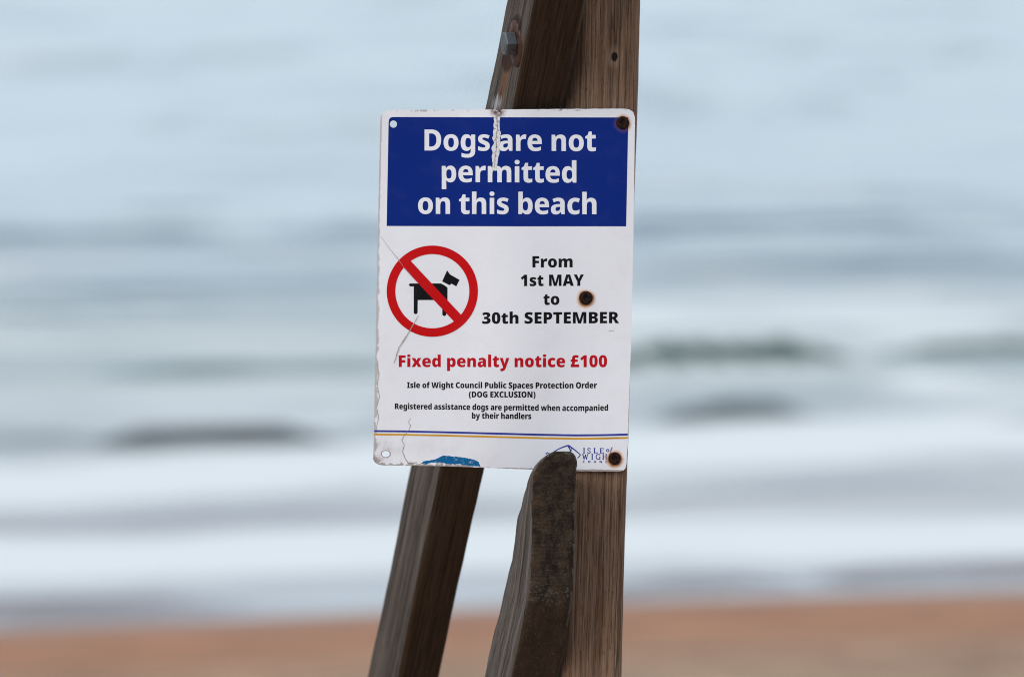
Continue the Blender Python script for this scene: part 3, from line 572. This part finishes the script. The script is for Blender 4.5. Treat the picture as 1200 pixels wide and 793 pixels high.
  't': (460, '337,141 363,141* 406,152* 429,160 429,21 398,8* 328,-10* 274,-10 220,-10* 139,24* 93,107* 93,182 93,410 26,410 26,488 111,548 160,664 285,664 285,553 421,553 421,410 285,410 285,195 285,168* 312,141*'),
  'u': (670, '604,553 604,0 460,0 436,69 425,69 408,41* 355,6* 292,-10* 258,-10 204,-10* 116,32* 65,122* 65,193 65,553 256,553 256,251 256,197* 287,141* 322,141 358,141* 398,180* 413,256* 413,311 413,553'),
  'w': (910, '484,242 478,267* 466,333* 457,392* 455,407 452,407 450,392* 440,332* 427,264* 420,235 364,0 163,0 12,553 200,553 245,341 250,318* 260,253* 269,186* 270,159 273,159 274,179* 282,231* 291,283* 299,323* 300,330 351,553 562,553 609,327 613,308* 624,249* 635,185* 637,159 640,159 642,186* 650,255* 660,320* 665,341 714,553 898,553 746,0 542,0'),
  'y': (610, '-1,553 200,553 294,236 296,229* 300,209* 303,187* 303,176 307,176 309,196* 316,225* 319,235 415,553 610,553 391,-35 366,-102* 299,-194* 201,-240* 128,-240 102,-240* 64,-235* 50,-232 50,-82 61,-84* 92,-88* 109,-88 141,-88* 180,-62* 206,-21* 215,3 217,8'),
 },
}

SIGN_T = 0.0024
def bend(u, v):
    """how the metal sheet stands off its plane (metres, + away from the viewer)"""
    b = -0.0085 * math.exp(-((u - 598) / 55.0) ** 2) * (0.45 + 0.55 * math.exp(-((v - 330) / 160.0) ** 2))
    b += 0.0045 * max(0.0, (520 - u) / 80.0) ** 2 * 0.6
    b += 0.0050 * math.exp(-((u - 610) / 70.0) ** 2) * max(0.0, (v - 420) / 130.0)
    b += 0.0006 * math.sin(u * 0.035 + v * 0.02)
    return b
YS = 0.0012
def sp(u, v, off=0.0): return px(u, v, YS + bend(u, v) - off)
SAG = [(430, 0), (475, 0.55), (520, 1.6), (560, 2.7), (600, 3.8), (640, 4.9), (675, 5.5), (705, 5.3), (740, 4.5)]
def sag(u, v):
    return max(0.0, min(1.0, (v - 425) / 80.0)) * ip(u, SAG)
def warp(u, v): return (u, v + sag(u, v))

def flat_mesh(polys):
    """filled 2-D outline with holes (even-odd) -> bmesh in photo units"""
    cu = bpy.data.curves.new("outline", 'CURVE'); cu.dimensions = '2D'; cu.fill_mode = 'BOTH'
    for p in polys:
        s = cu.splines.new('POLY'); s.points.add(len(p) - 1)
        for q, (x, y) in zip(s.points, p): q.co = (x * 0.01, y * 0.01, 0, 1)
        s.use_cyclic_u = True
    o = bpy.data.objects.new("outline", cu); COL.objects.link(o)
    dg = bpy.context.evaluated_depsgraph_get(); me = bpy.data.meshes.new_from_object(o.evaluated_get(dg))
    bm = bmesh.new(); bm.from_mesh(me)
    bpy.data.objects.remove(o); bpy.data.curves.remove(cu); bpy.data.meshes.remove(me)
    bmesh.ops.remove_doubles(bm, verts=bm.verts, dist=1e-6)
    for v in bm.verts: v.co *= 100.0
    return bm
def cut(bm, step):
    us = [v.co.x for v in bm.verts]; vs = [v.co.y for v in bm.verts]
    for ax, lo, hi in ((0, min(us), max(us)), (1, min(vs), max(vs))):
        k = math.floor(lo / step) + 1
        while k * step < hi - 1e-4:
            co = Vector((k * step, 0, 0)) if ax == 0 else Vector((0, k * step, 0))
            no = Vector((1, 0, 0)) if ax == 0 else Vector((0, 1, 0))
            bmesh.ops.bisect_plane(bm, geom=bm.verts[:] + bm.edges[:] + bm.faces[:], plane_co=co, plane_no=no, dist=1e-5)
            k += 1
def print_on(name, polys, mat, parent, off, warped=True, step=8.0, label=None):
    """one printed layer: outlines in photo units laid on the sheet"""
    bm = flat_mesh(polys); cut(bm, step)
    uv = []
    for v in bm.verts:
        u, w_ = (v.co.x, v.co.y)
        if warped: u, w_ = warp(u, w_)
        uv.append((u / 100.0, w_ / 100.0, 0.0)); v.co = sp(u, w_, off)
    for f in bm.faces:
        f.normal_update()
        if f.normal.y > 0: f.normal_flip()
        f.smooth = True
    me = bpy.data.meshes.new(name); bm.to_mesh(me); bm.free()
    fattr(me, "sp", np.array(uv), 'V')
    o = link(name, me, mat, parent)
    if label: o["label"] = label
    return o

def arc(cx, cy, r, a0, a1, n):
    return [(cx + r * math.cos(math.radians(a0 + (a1 - a0) * i / n)), cy + r * math.sin(math.radians(a0 + (a1 - a0) * i / n))) for i in range(n + 1)]

# --- materials of the notice
SCREWS = [(729.7, 144.0, 7.6), (686.6, 348.9, 8.0), (720.3, 536.8, 7.4)]
def weather(n, c, dark_edge=True, k_halo=1.0, dirt=1.0):
    p = n.attr("sp"); s = n.sep(p); u, v = s[0], s[1]
    big = n.noise(p, 3.2, 5, 0.6); fine = n.noise(p, 26.0, 5, 0.7); mid = n.noise(p, 9.0, 5, 0.65)
    # soft dirt film
    c = n.mix(n.ma('MULTIPLY', n.ss(big, 0.45, 0.75), 0.07 * dirt), c, (0.33, 0.29, 0.27))
    c = n.mix(n.ma('MULTIPLY', n.ss(fine, 0.66, 0.76), 0.22 * dirt), c, (0.20, 0.16, 0.14))
    if dark_edge:
        left = n.ma('SUBTRACT', u, n.ma('SUBTRACT', 4.472, n.ma('MULTIPLY', n.ma('SUBTRACT', v, 1.30), 0.0245)))
        low = n.ss(v, 2.2, 4.6)
        lim = n.ma('MULTIPLY', n.ma('ADD', 0.009, n.ma('MULTIPLY', low, 0.030)), n.ss(mid, 0.30, 0.62, 0.25, 1.5))
        g = n.ss(left, n.ma('MULTIPLY', lim, 0.55), lim, 1.0, 0.0)
        c = n.mix(n.ma('MULTIPLY', g, 0.62), c, n.mix(fine, (0.16, 0.11, 0.085), (0.44, 0.39, 0.36)))
        # scuffed bottom-left corner
        dc = n.vm('LENGTH', n.vm('SUBTRACT', p, (4.38, 5.44, 0)))
        g = n.ma('MULTIPLY', n.ss(dc, 0.03, 0.42, 1.0, 0.0), n.ss(mid, 0.46, 0.60))
        c = n.mix(n.ma('MULTIPLY', g, 0.62), c, n.mix(fine, (0.13, 0.070, 0.045), (0.38, 0.29, 0.24)))
        # bottom rim rust, left part
        bot = n.ma('SUBTRACT', n.ma('ADD', 5.455, n.ma('MULTIPLY', n.ma('SUBTRACT', u, 4.40), 0.018)), v)
        lim = n.ma('MULTIPLY', n.ma('MULTIPLY', n.ss(u, 5.2, 5.8, 0.060, 0.006), 1.0), n.ss(mid, 0.35, 0.62, 0.1, 1.4))
        g = n.ss(bot, n.ma('MULTIPLY', lim, 0.5), lim, 1.0, 0.0)
        c = n.mix(n.ma('MULTIPLY', g, 0.8), c, n.mix(fine, (0.10, 0.06, 0.04), (0.40, 0.33, 0.29)))
        # top rim nicks
        top = n.ma('SUBTRACT', v, n.ma('SUBTRACT', 1.296, n.ma('MULTIPLY', n.ma('SUBTRACT', u, 4.5), 0.0066)))
        g = n.ma('MULTIPLY', n.ss(top, 0.010, 0.03, 1.0, 0.0), n.ss(mid, 0.57, 0.66))
        c = n.mix(n.ma('MULTIPLY', g, 0.7), c, (0.22, 0.13, 0.10))
        dt = n.vm('LENGTH', n.vm('MULTIPLY', n.vm('SUBTRACT', p, (5.835, 1.31, 0)), (0.8, 1.0, 1.0)))
        g = n.ma('MULTIPLY', n.ss(dt, 0.02, 0.10, 1.0, 0.0), n.ss(fine, 0.36, 0.52))
        c = n.mix(g, c, (0.11, 0.045, 0.03))
        # faint grey smear lower left, under the stripes
        g = n.ma('MULTIPLY', n.ma('MULTIPLY', n.ss(v, 4.9, 5.35), n.ss(u, 4.6, 6.4, 1.0, 0.0)), n.ss(big, 0.35, 0.65))
        c = n.mix(n.ma('MULTIPLY', g, 0.15), c, (0.36, 0.31, 0.30))
    for (su, sv, r) in SCREWS:
        q = n.vm('SUBTRACT', p, (su / 100, sv / 100 + 0.012, 0))
        d = n.ma('ADD', n.vm('LENGTH', q), n.ma('MULTIPLY', n.ma('SUBTRACT', mid, 0.5), 0.05))
        r /= 100
        c = n.mix(n.ma('MULTIPLY', n.ss(d, r, r + 0.048, 1.0, 0.0), 0.85 * k_halo), c, (0.66, 0.26, 0.03))
        c = n.mix(n.ma('MULTIPLY', n.ss(d, r - 0.02, r + (0.022 if k_halo > 0.5 else 0.012), 1.0, 0.0), 0.95), c, (0.075, 0.026, 0.010) if k_halo > 0.5 else (0.022, 0.010, 0.008))
    return c, fine, big
def paint(name, col, rough=0.35, edge=False, halo=1.0, spec=0.12):
    n = NT(name, rough)
    c, fine, big = weather(n, col, edge, halo, 0.25 if spec < 0.2 else 1.0)
    n.color(c); n.rough(n.ma('ADD', rough, n.ma('MULTIPLY', fine, 0.15)))
    n.b.inputs["Specular IOR Level"].default_value = spec
    n.bump(n.ma('ADD', fine, n.ma('MULTIPLY', big, 3.0)), 0.10, 0.0012)
    return n.m
M_WHITE = paint("enamel_white", (0.80, 0.785, 0.815), 0.33, True, 1.0, 0.4)
M_LETTER = paint("enamel_white_lettering", (0.80, 0.785, 0.815), 0.33, False, 1.0, 0.4)
M_BLUE = paint("enamel_navy_blue", (0.0018, 0.019, 0.185), 0.33, False, 0.12, 0.10)
M_BLACK = paint("print_black", (0.004, 0.004, 0.006), 0.5)
M_RED = paint("print_red", (0.54, 0.002, 0.004), 0.4)
M_CRIM = paint("print_crimson", (0.50, 0.003, 0.012), 0.4)
M_INDIGO = paint("print_indigo", (0.030, 0.040, 0.28), 0.4)
M_GOLD = paint("print_ochre", (0.62, 0.30, 0.02), 0.4)
def smear_mat():
    n = NT("paint_bright_blue", 0.5); p = n.attr("sp"); k = n.noise(p, 16, 6, 0.75); s = n.noise(n.vm('MULTIPLY', p, (6, 30, 1)), 1.0, 4, 0.6)
    c = n.mix(s, (0.002, 0.085, 0.24), (0.006, 0.155, 0.34)); c = n.mix(n.ma('MULTIPLY', n.ss(k, 0.57, 0.63), 0.85), c, (0.58, 0.57, 0.60))
    n.color(c); n.bump(k, 0.4, 0.001); n.b.inputs['Specular IOR Level'].default_value = 0.08; return n.m
M_SMEAR = smear_mat()
def rim_mat():
    n = NT("sheet_edge", 0.6); p = n.coord(); k = n.noise(p, 90, 5, 0.65)
    n.color(n.mix(n.ss(k, 0.38, 0.62), (0.62, 0.60, 0.60), (0.20, 0.13, 0.10))); return n.m
def back_mat():
    n = NT("bare_sheet_back", 0.45); p = n.coord(); k = n.noise(p, 22, 5, 0.65)
    n.color(n.mix(k, (0.30, 0.30, 0.31), (0.50, 0.50, 0.50))); return n.m

sgn_base = px(588, 550, YS)
sign = empty("notice_sign", sgn_base)
tag(sign, "white metal notice with blue header banning dogs, screwed to the timber post", "sign")

OUT = [(437.1, 538.0), (437.9, 520), (439.5, 435), (442.6, 280), (444.3, 200), (445.7, 141.0), (446.8, 135.6), (449.8, 131.3), (455.0, 129.2), (462, 129.0),
       (520, 128.8), (575, 128.5), (581, 129.0), (585, 128.9), (590, 128.4), (660, 127.9), (731, 127.4), (737.5, 128.4), (742.2, 131.6), (744.2, 137.5), (744.0, 150), (742.4, 275), (739.7, 400),
       (737.8, 450), (735.9, 510), (734.4, 543), (733.2, 548.0), (730.6, 551.0), (726.0, 552.2), (680, 552.0), (640, 550.6), (600, 548.9), (560, 547.4), (520, 546.0), (470, 545.2), (450, 545.1), (444, 544.3), (439.8, 542.0)]
def dense_poly(p, step=4.0):
    r = []
    for i in range(len(p)):
        a, b = p[i], p[(i + 1) % len(p)]; k = max(1, int(math.hypot(b[0] - a[0], b[1] - a[1]) / step))
        for j in range(k): r.append((a[0] + (b[0] - a[0]) * j / k, a[1] + (b[1] - a[1]) * j / k))
    return r
def build_panel():
    rim = [(x + 0.5 * (noise.noise(Vector((x * .13, y * .13, 2))) ) * (1.0 if y > 400 or x < 600 else 0.4), y + 0.45 * noise.noise(Vector((x * .15, y * .15, 7)))) for x, y in dense_poly(OUT, 3.0)]
    holes = [arc(461.0, 145.6, 4.1, 0, 360, 24)[:-1], [(452.0 + 4.6 * math.cos(a / 12 * math.pi), 531.6 + 3.6 * math.sin(a / 12 * math.pi)) for a in range(24)]]
    bm = flat_mesh([rim] + holes); cut(bm, 8.0)
    lay = bm.verts.layers.float_vector.new("sp")
    for v in bm.verts: v[lay] = (v.co.x / 100, v.co.y / 100, 0)
    front = bm.faces[:]
    ext = bmesh.ops.extrude_face_region(bm, geom=front)
    back = [g for g in ext["geom"] if isinstance(g, bmesh.types.BMVert)]
    bs = set(back)
    edge = set(v for e in bm.edges if e.is_boundary for v in e.verts)
    for v in bm.verts:
        u, w_ = v.co.x, v.co.y
        v.co = sp(u, w_, -SIGN_T if v in bs else 0.0)
    bmesh.ops.recalc_face_normals(bm, faces=bm.faces)
    for f in bm.faces:
        k = sum(v in bs for v in f.verts)
        f.material_index = 2 if k == len(f.verts) else (0 if k == 0 else 1); f.smooth = f.material_index != 1
    for e in bm.edges:
        if len(e.link_faces) == 2 and e.link_faces[0].material_index != e.link_faces[1].material_index: e.smooth = False
    me = bpy.data.meshes.new("panel"); bm.to_mesh(me); bm.free()
    return link("panel", me, [M_WHITE, rim_mat(), back_mat()], sign)
build_panel()

L1, L2, L3, L4 = 0.00016, 0.00032, 0.00048, 0.00064
hdr = [(453.1, 264.8), (455.4, 143.5)] + [(456.0, 139.8), (457.6, 138.0), (461.0, 137.3)] + [(590, 137.6), (660, 137.7), (736.3, 137.8), (733.7, 265.2), (600, 265.2)]
h_hole = arc(461.0, 145.6, 4.25, 0, 360, 24)[:-1]
rim_h = [(452.0 + k_ * 4.6 * math.cos(a / 12 * math.pi), 531.6 + k_ * 3.6 * math.sin(a / 12 * math.pi)) for k_ in (1.03, 1.28) for a in range(24)]
HOLE_RIM = [rim_h[24:], rim_h[:24]]
print_on("header_panel", [dense_poly(hdr, 6), h_hole], M_BLUE, sign, L1, False)

def contour(s, n=6):
    pts = []
    for t in s.split(' '):
        off = t.endswith('*'); x, y = t.rstrip('*').split(','); pts.append((float(x), float(y), not off))
    ex = []
    for i, p in enumerate(pts):
        q = pts[(i + 1) % len(pts)]; ex.append(p)
        if not p[2] and not q[2]: ex.append(((p[0] + q[0]) / 2, (p[1] + q[1]) / 2, True))
    k = next(i for i, p in enumerate(ex) if p[2]); ex = ex[k:] + ex[:k]
    out = []; i = 0
    while i < len(ex):
        p = ex[i]; out.append(p[:2])
        if i + 1 < len(ex) and not ex[i + 1][2]:
            c = ex[i + 1]; e = ex[(i + 2) % len(ex)]
            for j in range(1, n):
                t = j / n; out.append(((1 - t) ** 2 * p[0] + 2 * t * (1 - t) * c[0] + t * t * e[0], (1 - t) ** 2 * p[1] + 2 * t * (1 - t) * c[1] + t * t * e[1]))
            i += 2
        else: i += 1
    return out
def text(line, setn, u0, u1, vb0, vb1, cap, mat, off, track=0.0, extra=None):
    """one printed line: left and right ends, base line at both ends, cap height, all in photo units"""
    G = GLYPHS[setn]; polys = []; x = 0
    for ch in line:
        adv, s = G[ch]
        if s:
            for c in s.split('|'): polys.append([(x + px_, y) for px_, y in contour(c, 5 if cap > 9 else 4)])
        x += adv + track
    a = min(p[0] for q in polys for p in q); b = max(p[0] for q in polys for p in q)
    out = []
    for q in polys:
        r = []
        for (X, Y) in q:
            t = (X - a) / (b - a); r.append((u0 + (u1 - u0) * t, vb0 + (vb1 - vb0) * t - Y * cap / 714.0))
        out.append(r)
    return print_on("lettering", out, mat, sign, off, True, 8.0, f"{extra} lettering reading {line}")
text("Dogs are not", 'H', 497.5, 698.3, 176.5, 177.2, 24.6, M_LETTER, L2, track=-14, extra="white")
text("permitted", 'H', 517.7, 675.5, 213.4, 214.1, 24.6, M_LETTER, L2, track=-14, extra="white")
text("on this beach", 'H', 489.9, 699.0, 250.6, 251.1, 24.6, M_LETTER, L2, track=-14, extra="white")
text("From", 'T', 623.9, 671.0, 313.4, 313.2, 13.3, M_BLACK, L1, extra="black")
text("1st MAY", 'T', 610.2, 684.2, 335.2, 334.9, 13.3, M_BLACK, L1, extra="black")
text("to", 'T', 636.8, 655.5, 357.2, 357.1, 13.3, M_BLACK, L1, extra="black")
text("30th SEPTEMBER", 'T', 565.0, 725.5, 379.3, 378.6, 13.3, M_BLACK, L1, extra="black")
text("Fixed penalty notice £100", 'T', 467.3, 711.4, 429.8, 429.7, 13.6, M_CRIM, L1, extra="crimson")
text("Isle of Wight Council Public Spaces Protection Order", 'S', 477.0, 699.5, 454.2, 452.8, 6.7, M_BLACK, L1, track=-12, extra="small black")
text("(DOG EXCLUSION)", 'S', 549.4, 627.5, 464.2, 463.4, 6.6, M_BLACK, L1, track=-12, extra="small black")
text("Registered assistance dogs are permitted when accompanied", 'S', 462.7, 712.6, 478.9, 477.6, 6.7, M_BLACK, L1, track=-12, extra="small black")
text("by their handlers", 'S', 553.0, 622.5, 488.2, 487.4, 6.7, M_BLACK, L1, track=-12, extra="small black")

def stroke(pts, w0, w1=None, closed=False):
    """ribbon polygon along a polyline"""
    w1 = w0 if w1 is None else w1; n = len(pts); A = []; B = []
    for i in range(n):
        p, q = pts[max(0, i - 1)], pts[min(n - 1, i + 1)]
        dx, dy = q[0] - p[0], q[1] - p[1]; L = math.hypot(dx, dy) or 1
        w_ = (w0 + (w1 - w0) * i / max(1, n - 1)) / 2
        A.append((pts[i][0] - dy / L * w_, pts[i][1] + dx / L * w_)); B.append((pts[i][0] + dy / L * w_, pts[i][1] - dx / L * w_))
    return A + B[::-1]
# prohibition symbol: ring and bar red over a black dog
RC = (506.6, 341.1)
def z3(x, y): return (430 + x / 4.959, 275 + y / 4.956)
dog = [z3(*p) for p in [(252, 283), (430, 283), (450, 293), (468, 307), (468, 380), (461, 392), (461, 462), (458, 469), (450, 472), (443, 470), (438, 464), (438, 379), (295, 379), (294, 452), (290, 459), (283, 461), (276, 459), (272, 452), (272, 300), (252, 300), (246, 296), (244, 291), (247, 285)]]
head = [z3(*p) for p in [(466, 207), (482, 230), (538, 262), (519, 300), (491, 284), (480, 293), (437, 271)]]
silhouette = print_on("dog_silhouette", [dog, head], M_BLACK, sign, L1, False)
ring = arc(*RC, 53.4, 0, 360, 96)[:-1]; ring_in = arc(*RC, 43.4, 0, 360, 96)[:-1]
print_on("prohibition_ring", [ring, ring_in], M_RED, sign, L2, False)
print_on("prohibition_bar", [stroke([(474.2, 306.6), (537.9, 374.6)], 11.4)], M_RED, sign, L3, False)
# two ruled lines across the foot
print_on("stripe", [dense_poly([(438.6, 503.6), (735.8, 503.2), (735.7, 505.4), (438.6, 505.8)], 8)], M_INDIGO, sign, L1, label="indigo stripe")
print_on("stripe", [dense_poly([(438.5, 507.6), (735.6, 507.0), (735.5, 509.2), (438.5, 509.6)], 8)], M_GOLD, sign, L1, label="ochre stripe")

# council emblem and wordmark
def z6(x, y): return (590 + x / 4.959, 400 + y / 4.956)
emb = []
def curve_pts(a, c, b, n=10): return [((1 - t) ** 2 * a[0] + 2 * t * (1 - t) * c[0] + t * t * b[0], (1 - t) ** 2 * a[1] + 2 * t * (1 - t) * c[1] + t * t * b[1]) for t in [i / n for i in range(n + 1)]]
E = []
E.append(stroke(curve_pts(z6(268, 660), z6(310, 620), z6(376, 603), 10), 0.7, 1.6))
print_on("emblem", E, M_INDIGO, sign, L1, False, label="indigo line emblem of an island outline")
for pts, a, b in ((curve_pts(z6(376, 602), z6(402, 618), z6(446, 655), 8), 1.7, 1.1), (curve_pts(z6(446, 655), z6(444, 666), z6(428, 676), 6), 1.1, 0.7),
                  (curve_pts(z6(374, 604), z6(384, 618), z6(392, 640), 6), 1.5, 1.2), (curve_pts(z6(386, 604), z6(398, 622), z6(392, 640), 6), 0.7, 0.6)):
    print_on("emblem_line", [stroke(pts, a, b)], M_INDIGO, sign, L2, False)
for (x, y) in ((249, 650), (258, 646), (266, 652)):
    print_on("emblem_mark", [[z6(x - 6, y - 1), z6(x, y - 6), z6(x + 5, y), z6(x + 1, y + 6)]], M_INDIGO, sign, L1, False)
def serif(ch, x, y, w_, h, it=0.0):
    """roman capitals from strokes: thick stems, thin arms, slab serifs; returns polygons, x/y = left/base"""
    T, t = 1.25, 0.6
    def P(a, b): return (x + a * w_ + it * b * h, y - b * h)
    def st(p, q, wd): return stroke([P(*p), P(*q)], wd)
    def sf(a, b, l=0.2): return stroke([P(a - l, b), P(a + l, b)], 0.5)
    if ch == 'I': return [st((.5, 0), (.5, 1), T), stroke([(x + .5 * w_ - 1.1, y), (x + .5 * w_ + 1.1, y)], .5), stroke([(x + .5 * w_ - 1.1, y - h), (x + .5 * w_ + 1.1, y - h)], .5)]
    if ch == 'L': return [st((.22, 0), (.22, 1), T), st((.05, .03), (.98, .03), t), st((.96, 0), (.96, .28), t), sf(.22, 1, .22)]
    if ch == 'E': return [st((.22, 0), (.22, 1), T), st((.05, .03), (.98, .03), t), st((.05, .97), (.92, .97), t), st((.2, .52), (.78, .52), t), st((.94, 0), (.94, .25), t), st((.9, .78), (.9, 1), t)]
    if ch == 'S': return [stroke([P(*q) for q in [(.9, .78), (.8, .93), (.5, 1), (.18, .9), (.12, .72), (.4, .55), (.75, .42), (.9, .24), (.78, .06), (.45, 0), (.15, .07), (.08, .25)]], 0.95)]
    if ch == 'W': return [st((.06, 1), (.3, 0), T * .95), st((.3, 0), (.5, .95), t), st((.5, .95), (.72, 0), T * .95), st((.72, 0), (.95, 1), t), sf(.06, 1, .12), sf(.95, 1, .1)]
    if ch == 'G': return [stroke([P(*q) for q in [(.9, .78), (.78, .95), (.5, 1), (.2, .86), (.08, .5), (.2, .14), (.5, 0), (.84, .08)]], 1.0), st((.84, .05), (.84, .45), T * .9), sf(.82, .45, .16)]
    if ch == 'H': return [st((.2, 0), (.2, 1), T), st((.82, 0), (.82, 1), T), st((.2, .52), (.82, .52), t), sf(.2, 0), sf(.2, 1), sf(.82, 0), sf(.82, 1)]
    if ch == 'T': return [st((.5, 0), (.5, 1), T), st((.02, .96), (.98, .96), t), sf(.5, 0)]
    if ch == 'o': return [arc(x + w_ / 2, y - h / 2, w_ * .5, 0, 360, 16)[:-1], arc(x + w_ / 2, y - h / 2, w_ * .26, 0, 360, 12)[:-1]]
    if ch == 'f': return [stroke([P(*q) for q in [(.0, -.35), (.22, -.2), (.4, .5), (.6, 1.1), (.95, 1.2)]], .85), st((.1, .68), (.85, .68), .5)]
for row in ((('I', 682.9, 3.0), ('S', 688.2, 4.0), ('L', 695.7, 4.3), ('E', 702.8, 4.8)), (('W', 682.6, 6.4), ('I', 692.5, 3.0), ('G', 698.0, 5.8), ('H', 705.7, 5.6), ('T', 713.2, 5.4))):
    yb_ = 530.9 if row[0][0] == 'I' else 538.0
    for ch, x, w_ in row:
        # strokes of one letter overlap, so each letter's strokes alternate between two hair-thin print layers
        pl = serif(ch, x, yb_, w_, 6.1)
        bmj = None
        for k, q in enumerate(pl):
            o = print_on("wordmark", [q], M_INDIGO, sign, L1 + 0.00002 * k, False)
            if bmj is None: bmj = o
            else:
                n0 = bmj.data; bm = bmesh.new(); bm.from_mesh(n0); bm.from_mesh(o.data); bm.to_mesh(n0); bm.free(); d_ = o.data; bpy.data.objects.remove(o); bpy.data.meshes.remove(d_)
for ch, x, w_ in (('o', 710.2, 3.9), ('f', 714.3, 4.0)):
    pl = serif(ch, x, 530.0, w_, 5.0)
    if ch == 'o': print_on("wordmark", pl, M_INDIGO, sign, L1, False)
    else:
        for k, q in enumerate(pl): print_on("wordmark", [q], M_INDIGO, sign, L1 + 0.00002 * k, False)
text("COUNCIL", 'S', 682.9, 723.0, 541.8 - 5.3, 541.8 - 4.7, 2.5, M_INDIGO, L1, 900, extra="tiny indigo")

# --- damage
def damage_mat(name, a, b, scale):
    n = NT(name, 0.8); p = n.attr("sp"); k = n.noise(p, scale, 5, 0.7)
    n.color(n.mix(n.ss(k, 0.34, 0.47), a, b)); n.bump(k, 0.6, 0.001); return n.m
M_CRK = damage_mat("chipped_enamel", (0.09, 0.07, 0.07), (0.72, 0.70, 0.72), 30)
M_HAIR = damage_mat("hairline_crack_dirt", (0.16, 0.10, 0.085), (0.38, 0.31, 0.28), 30)
def ragged(path, widths, seed):
    P = []
    for (a, b), (wa, wb) in zip(zip(path, path[1:]), zip(widths, widths[1:])):
        k = max(2, int(math.hypot(b[0] - a[0], b[1] - a[1]) / 1.2))
        for j in range(k):
            t = j / k; P.append((a[0] + (b[0] - a[0]) * t, a[1] + (b[1] - a[1]) * t, wa + (wb - wa) * t))
    P.append((*path[-1], widths[-1])); A = []; B = []
    for i, (x, y, w_) in enumerate(P):
        q0, q1 = P[max(0, i - 1)], P[min(len(P) - 1, i + 1)]; dx, dy = q1[0] - q0[0], q1[1] - q0[1]; L = math.hypot(dx, dy) or 1
        wa = w_ * (0.5 + 0.30 * noise.noise(Vector((x * .17, y * .17, seed)))); wb = w_ * (0.5 + 0.30 * noise.noise(Vector((x * .17, y * .17, seed + 9))))
        A.append((x - dy / L * wa, y + dx / L * wa)); B.append((x + dy / L * wb, y - dx / L * wb))
    return A + B[::-1]
print_on("hole_rim", HOLE_RIM, M_HAIR, sign, L1, False, 6.0)
print_on("chipped_crack", [ragged([(582.6, 137.0), (581.6, 148), (582.4, 160), (581.0, 172), (580.4, 184), (579.2, 200)], [6.5, 7.5, 8.5, 8.5, 7.5, 6.0], 1)], M_CRK, sign, L3, False, 4.0)
print_on("hairline_crack", [ragged([(583.2, 129.2), (582.2, 137), (583.0, 150), (581.0, 163), (582.0, 172), (580.0, 186), (579.5, 197)], [1.8, 1.4, .9, 1.0, .8, .8, .4], 3)], M_HAIR, sign, L4, False, 4.0)
print_on("hairline_crack", [ragged([z3(300, 468), z3(270, 520), z3(232, 585), z3(186, 655), z3(172, 700), z3(157, 747)], [.4, .8, 1.15, 1.05, .8, .5], 4)], M_HAIR, sign, L4, False, 6.0)
print_on("hairline_crack", [ragged([z3(82, 12), z3(130, 80), z3(180, 140), z3(212, 185), z3(262, 240)], [.25, .35, .5, .35, .2], 5)], M_HAIR, sign, L4, False, 6.0)
def z5(x, y): return (430 + x / 4.959, 400 + y / 4.956)
print_on("hairline_crack", [ragged([z5(256, 443), z5(240, 466), z5(254, 490), z5(243, 512), z5(212, 552), z5(202, 575), z5(217, 598), z5(207, 640), z5(222, 680), z5(240, 705), z5(292, 702)], [.35, .6, .65, .55, .5, .6, .65, .6, .75, 1.1, .8], 6)], M_HAIR, sign, L2, False, 6.0)
print_on("hairline_crack", [ragged([z5(58, 120), z5(70, 190), z5(60, 250), z5(72, 320), z5(56, 380), z5(68, 440), z5(55, 500)], [.3, .6, .35, .7, .4, .55, .3], 7)], M_HAIR, sign, L2, False, 6.0)
print_on("hairline_crack", [ragged([z6(612, 66 + 0 - 126 + 400 - 400), z6(645, 62 - 126)], [.7, .3], 8)], M_HAIR, sign, L2, False, 6.0)
sm = [z5(*p) for p in [(312, 706), (330, 694), (362, 690), (398, 684), (428, 668), (446, 662), (500, 665), (548, 671), (600, 680), (636, 690), (652, 702), (660, 724), (610, 722), (566, 716), (540, 710), (486, 712), (420, 700), (372, 702), (340, 712)]]
sm = [(x + 1.0 * noise.noise(Vector((x * .5, y * .5, 1))), y + 0.8 * noise.noise(Vector((x * .6, y * .6, 4)))) for x, y in dense_poly(sm, 1.5)]
print_on("paint_smear", [sm], M_SMEAR, sign, L1, False, 6.0)

# --- rusty screws
def rust_mat():
    n = NT("rusted_screw_steel", 0.8); p = n.coord(); k = n.noise(p, 300, 6, 0.75)
    n.color(n.mix(n.ss(k, 0.42, 0.66), (0.005, 0.003, 0.003), (0.060, 0.019, 0.008))); n.b.inputs['Specular IOR Level'].default_value = 0.2; n.bump(k, 1.0, 0.002); return n.m
M_RUST = rust_mat()
for (su, sv, r) in SCREWS:
    r *= 0.001
    pos = sp(su, sv, 0.0003)
    lathe("screw", [(r, 0.0), (r * 0.98, 0.0009), (r * 0.86, 0.0017), (r * 0.62, 0.0019), (r * 0.56, 0.0016), (r * 0.40, 0.0002)], M_RUST, sign, pos, Vector((0, -1, 0)), 40, recess=(4, 5))
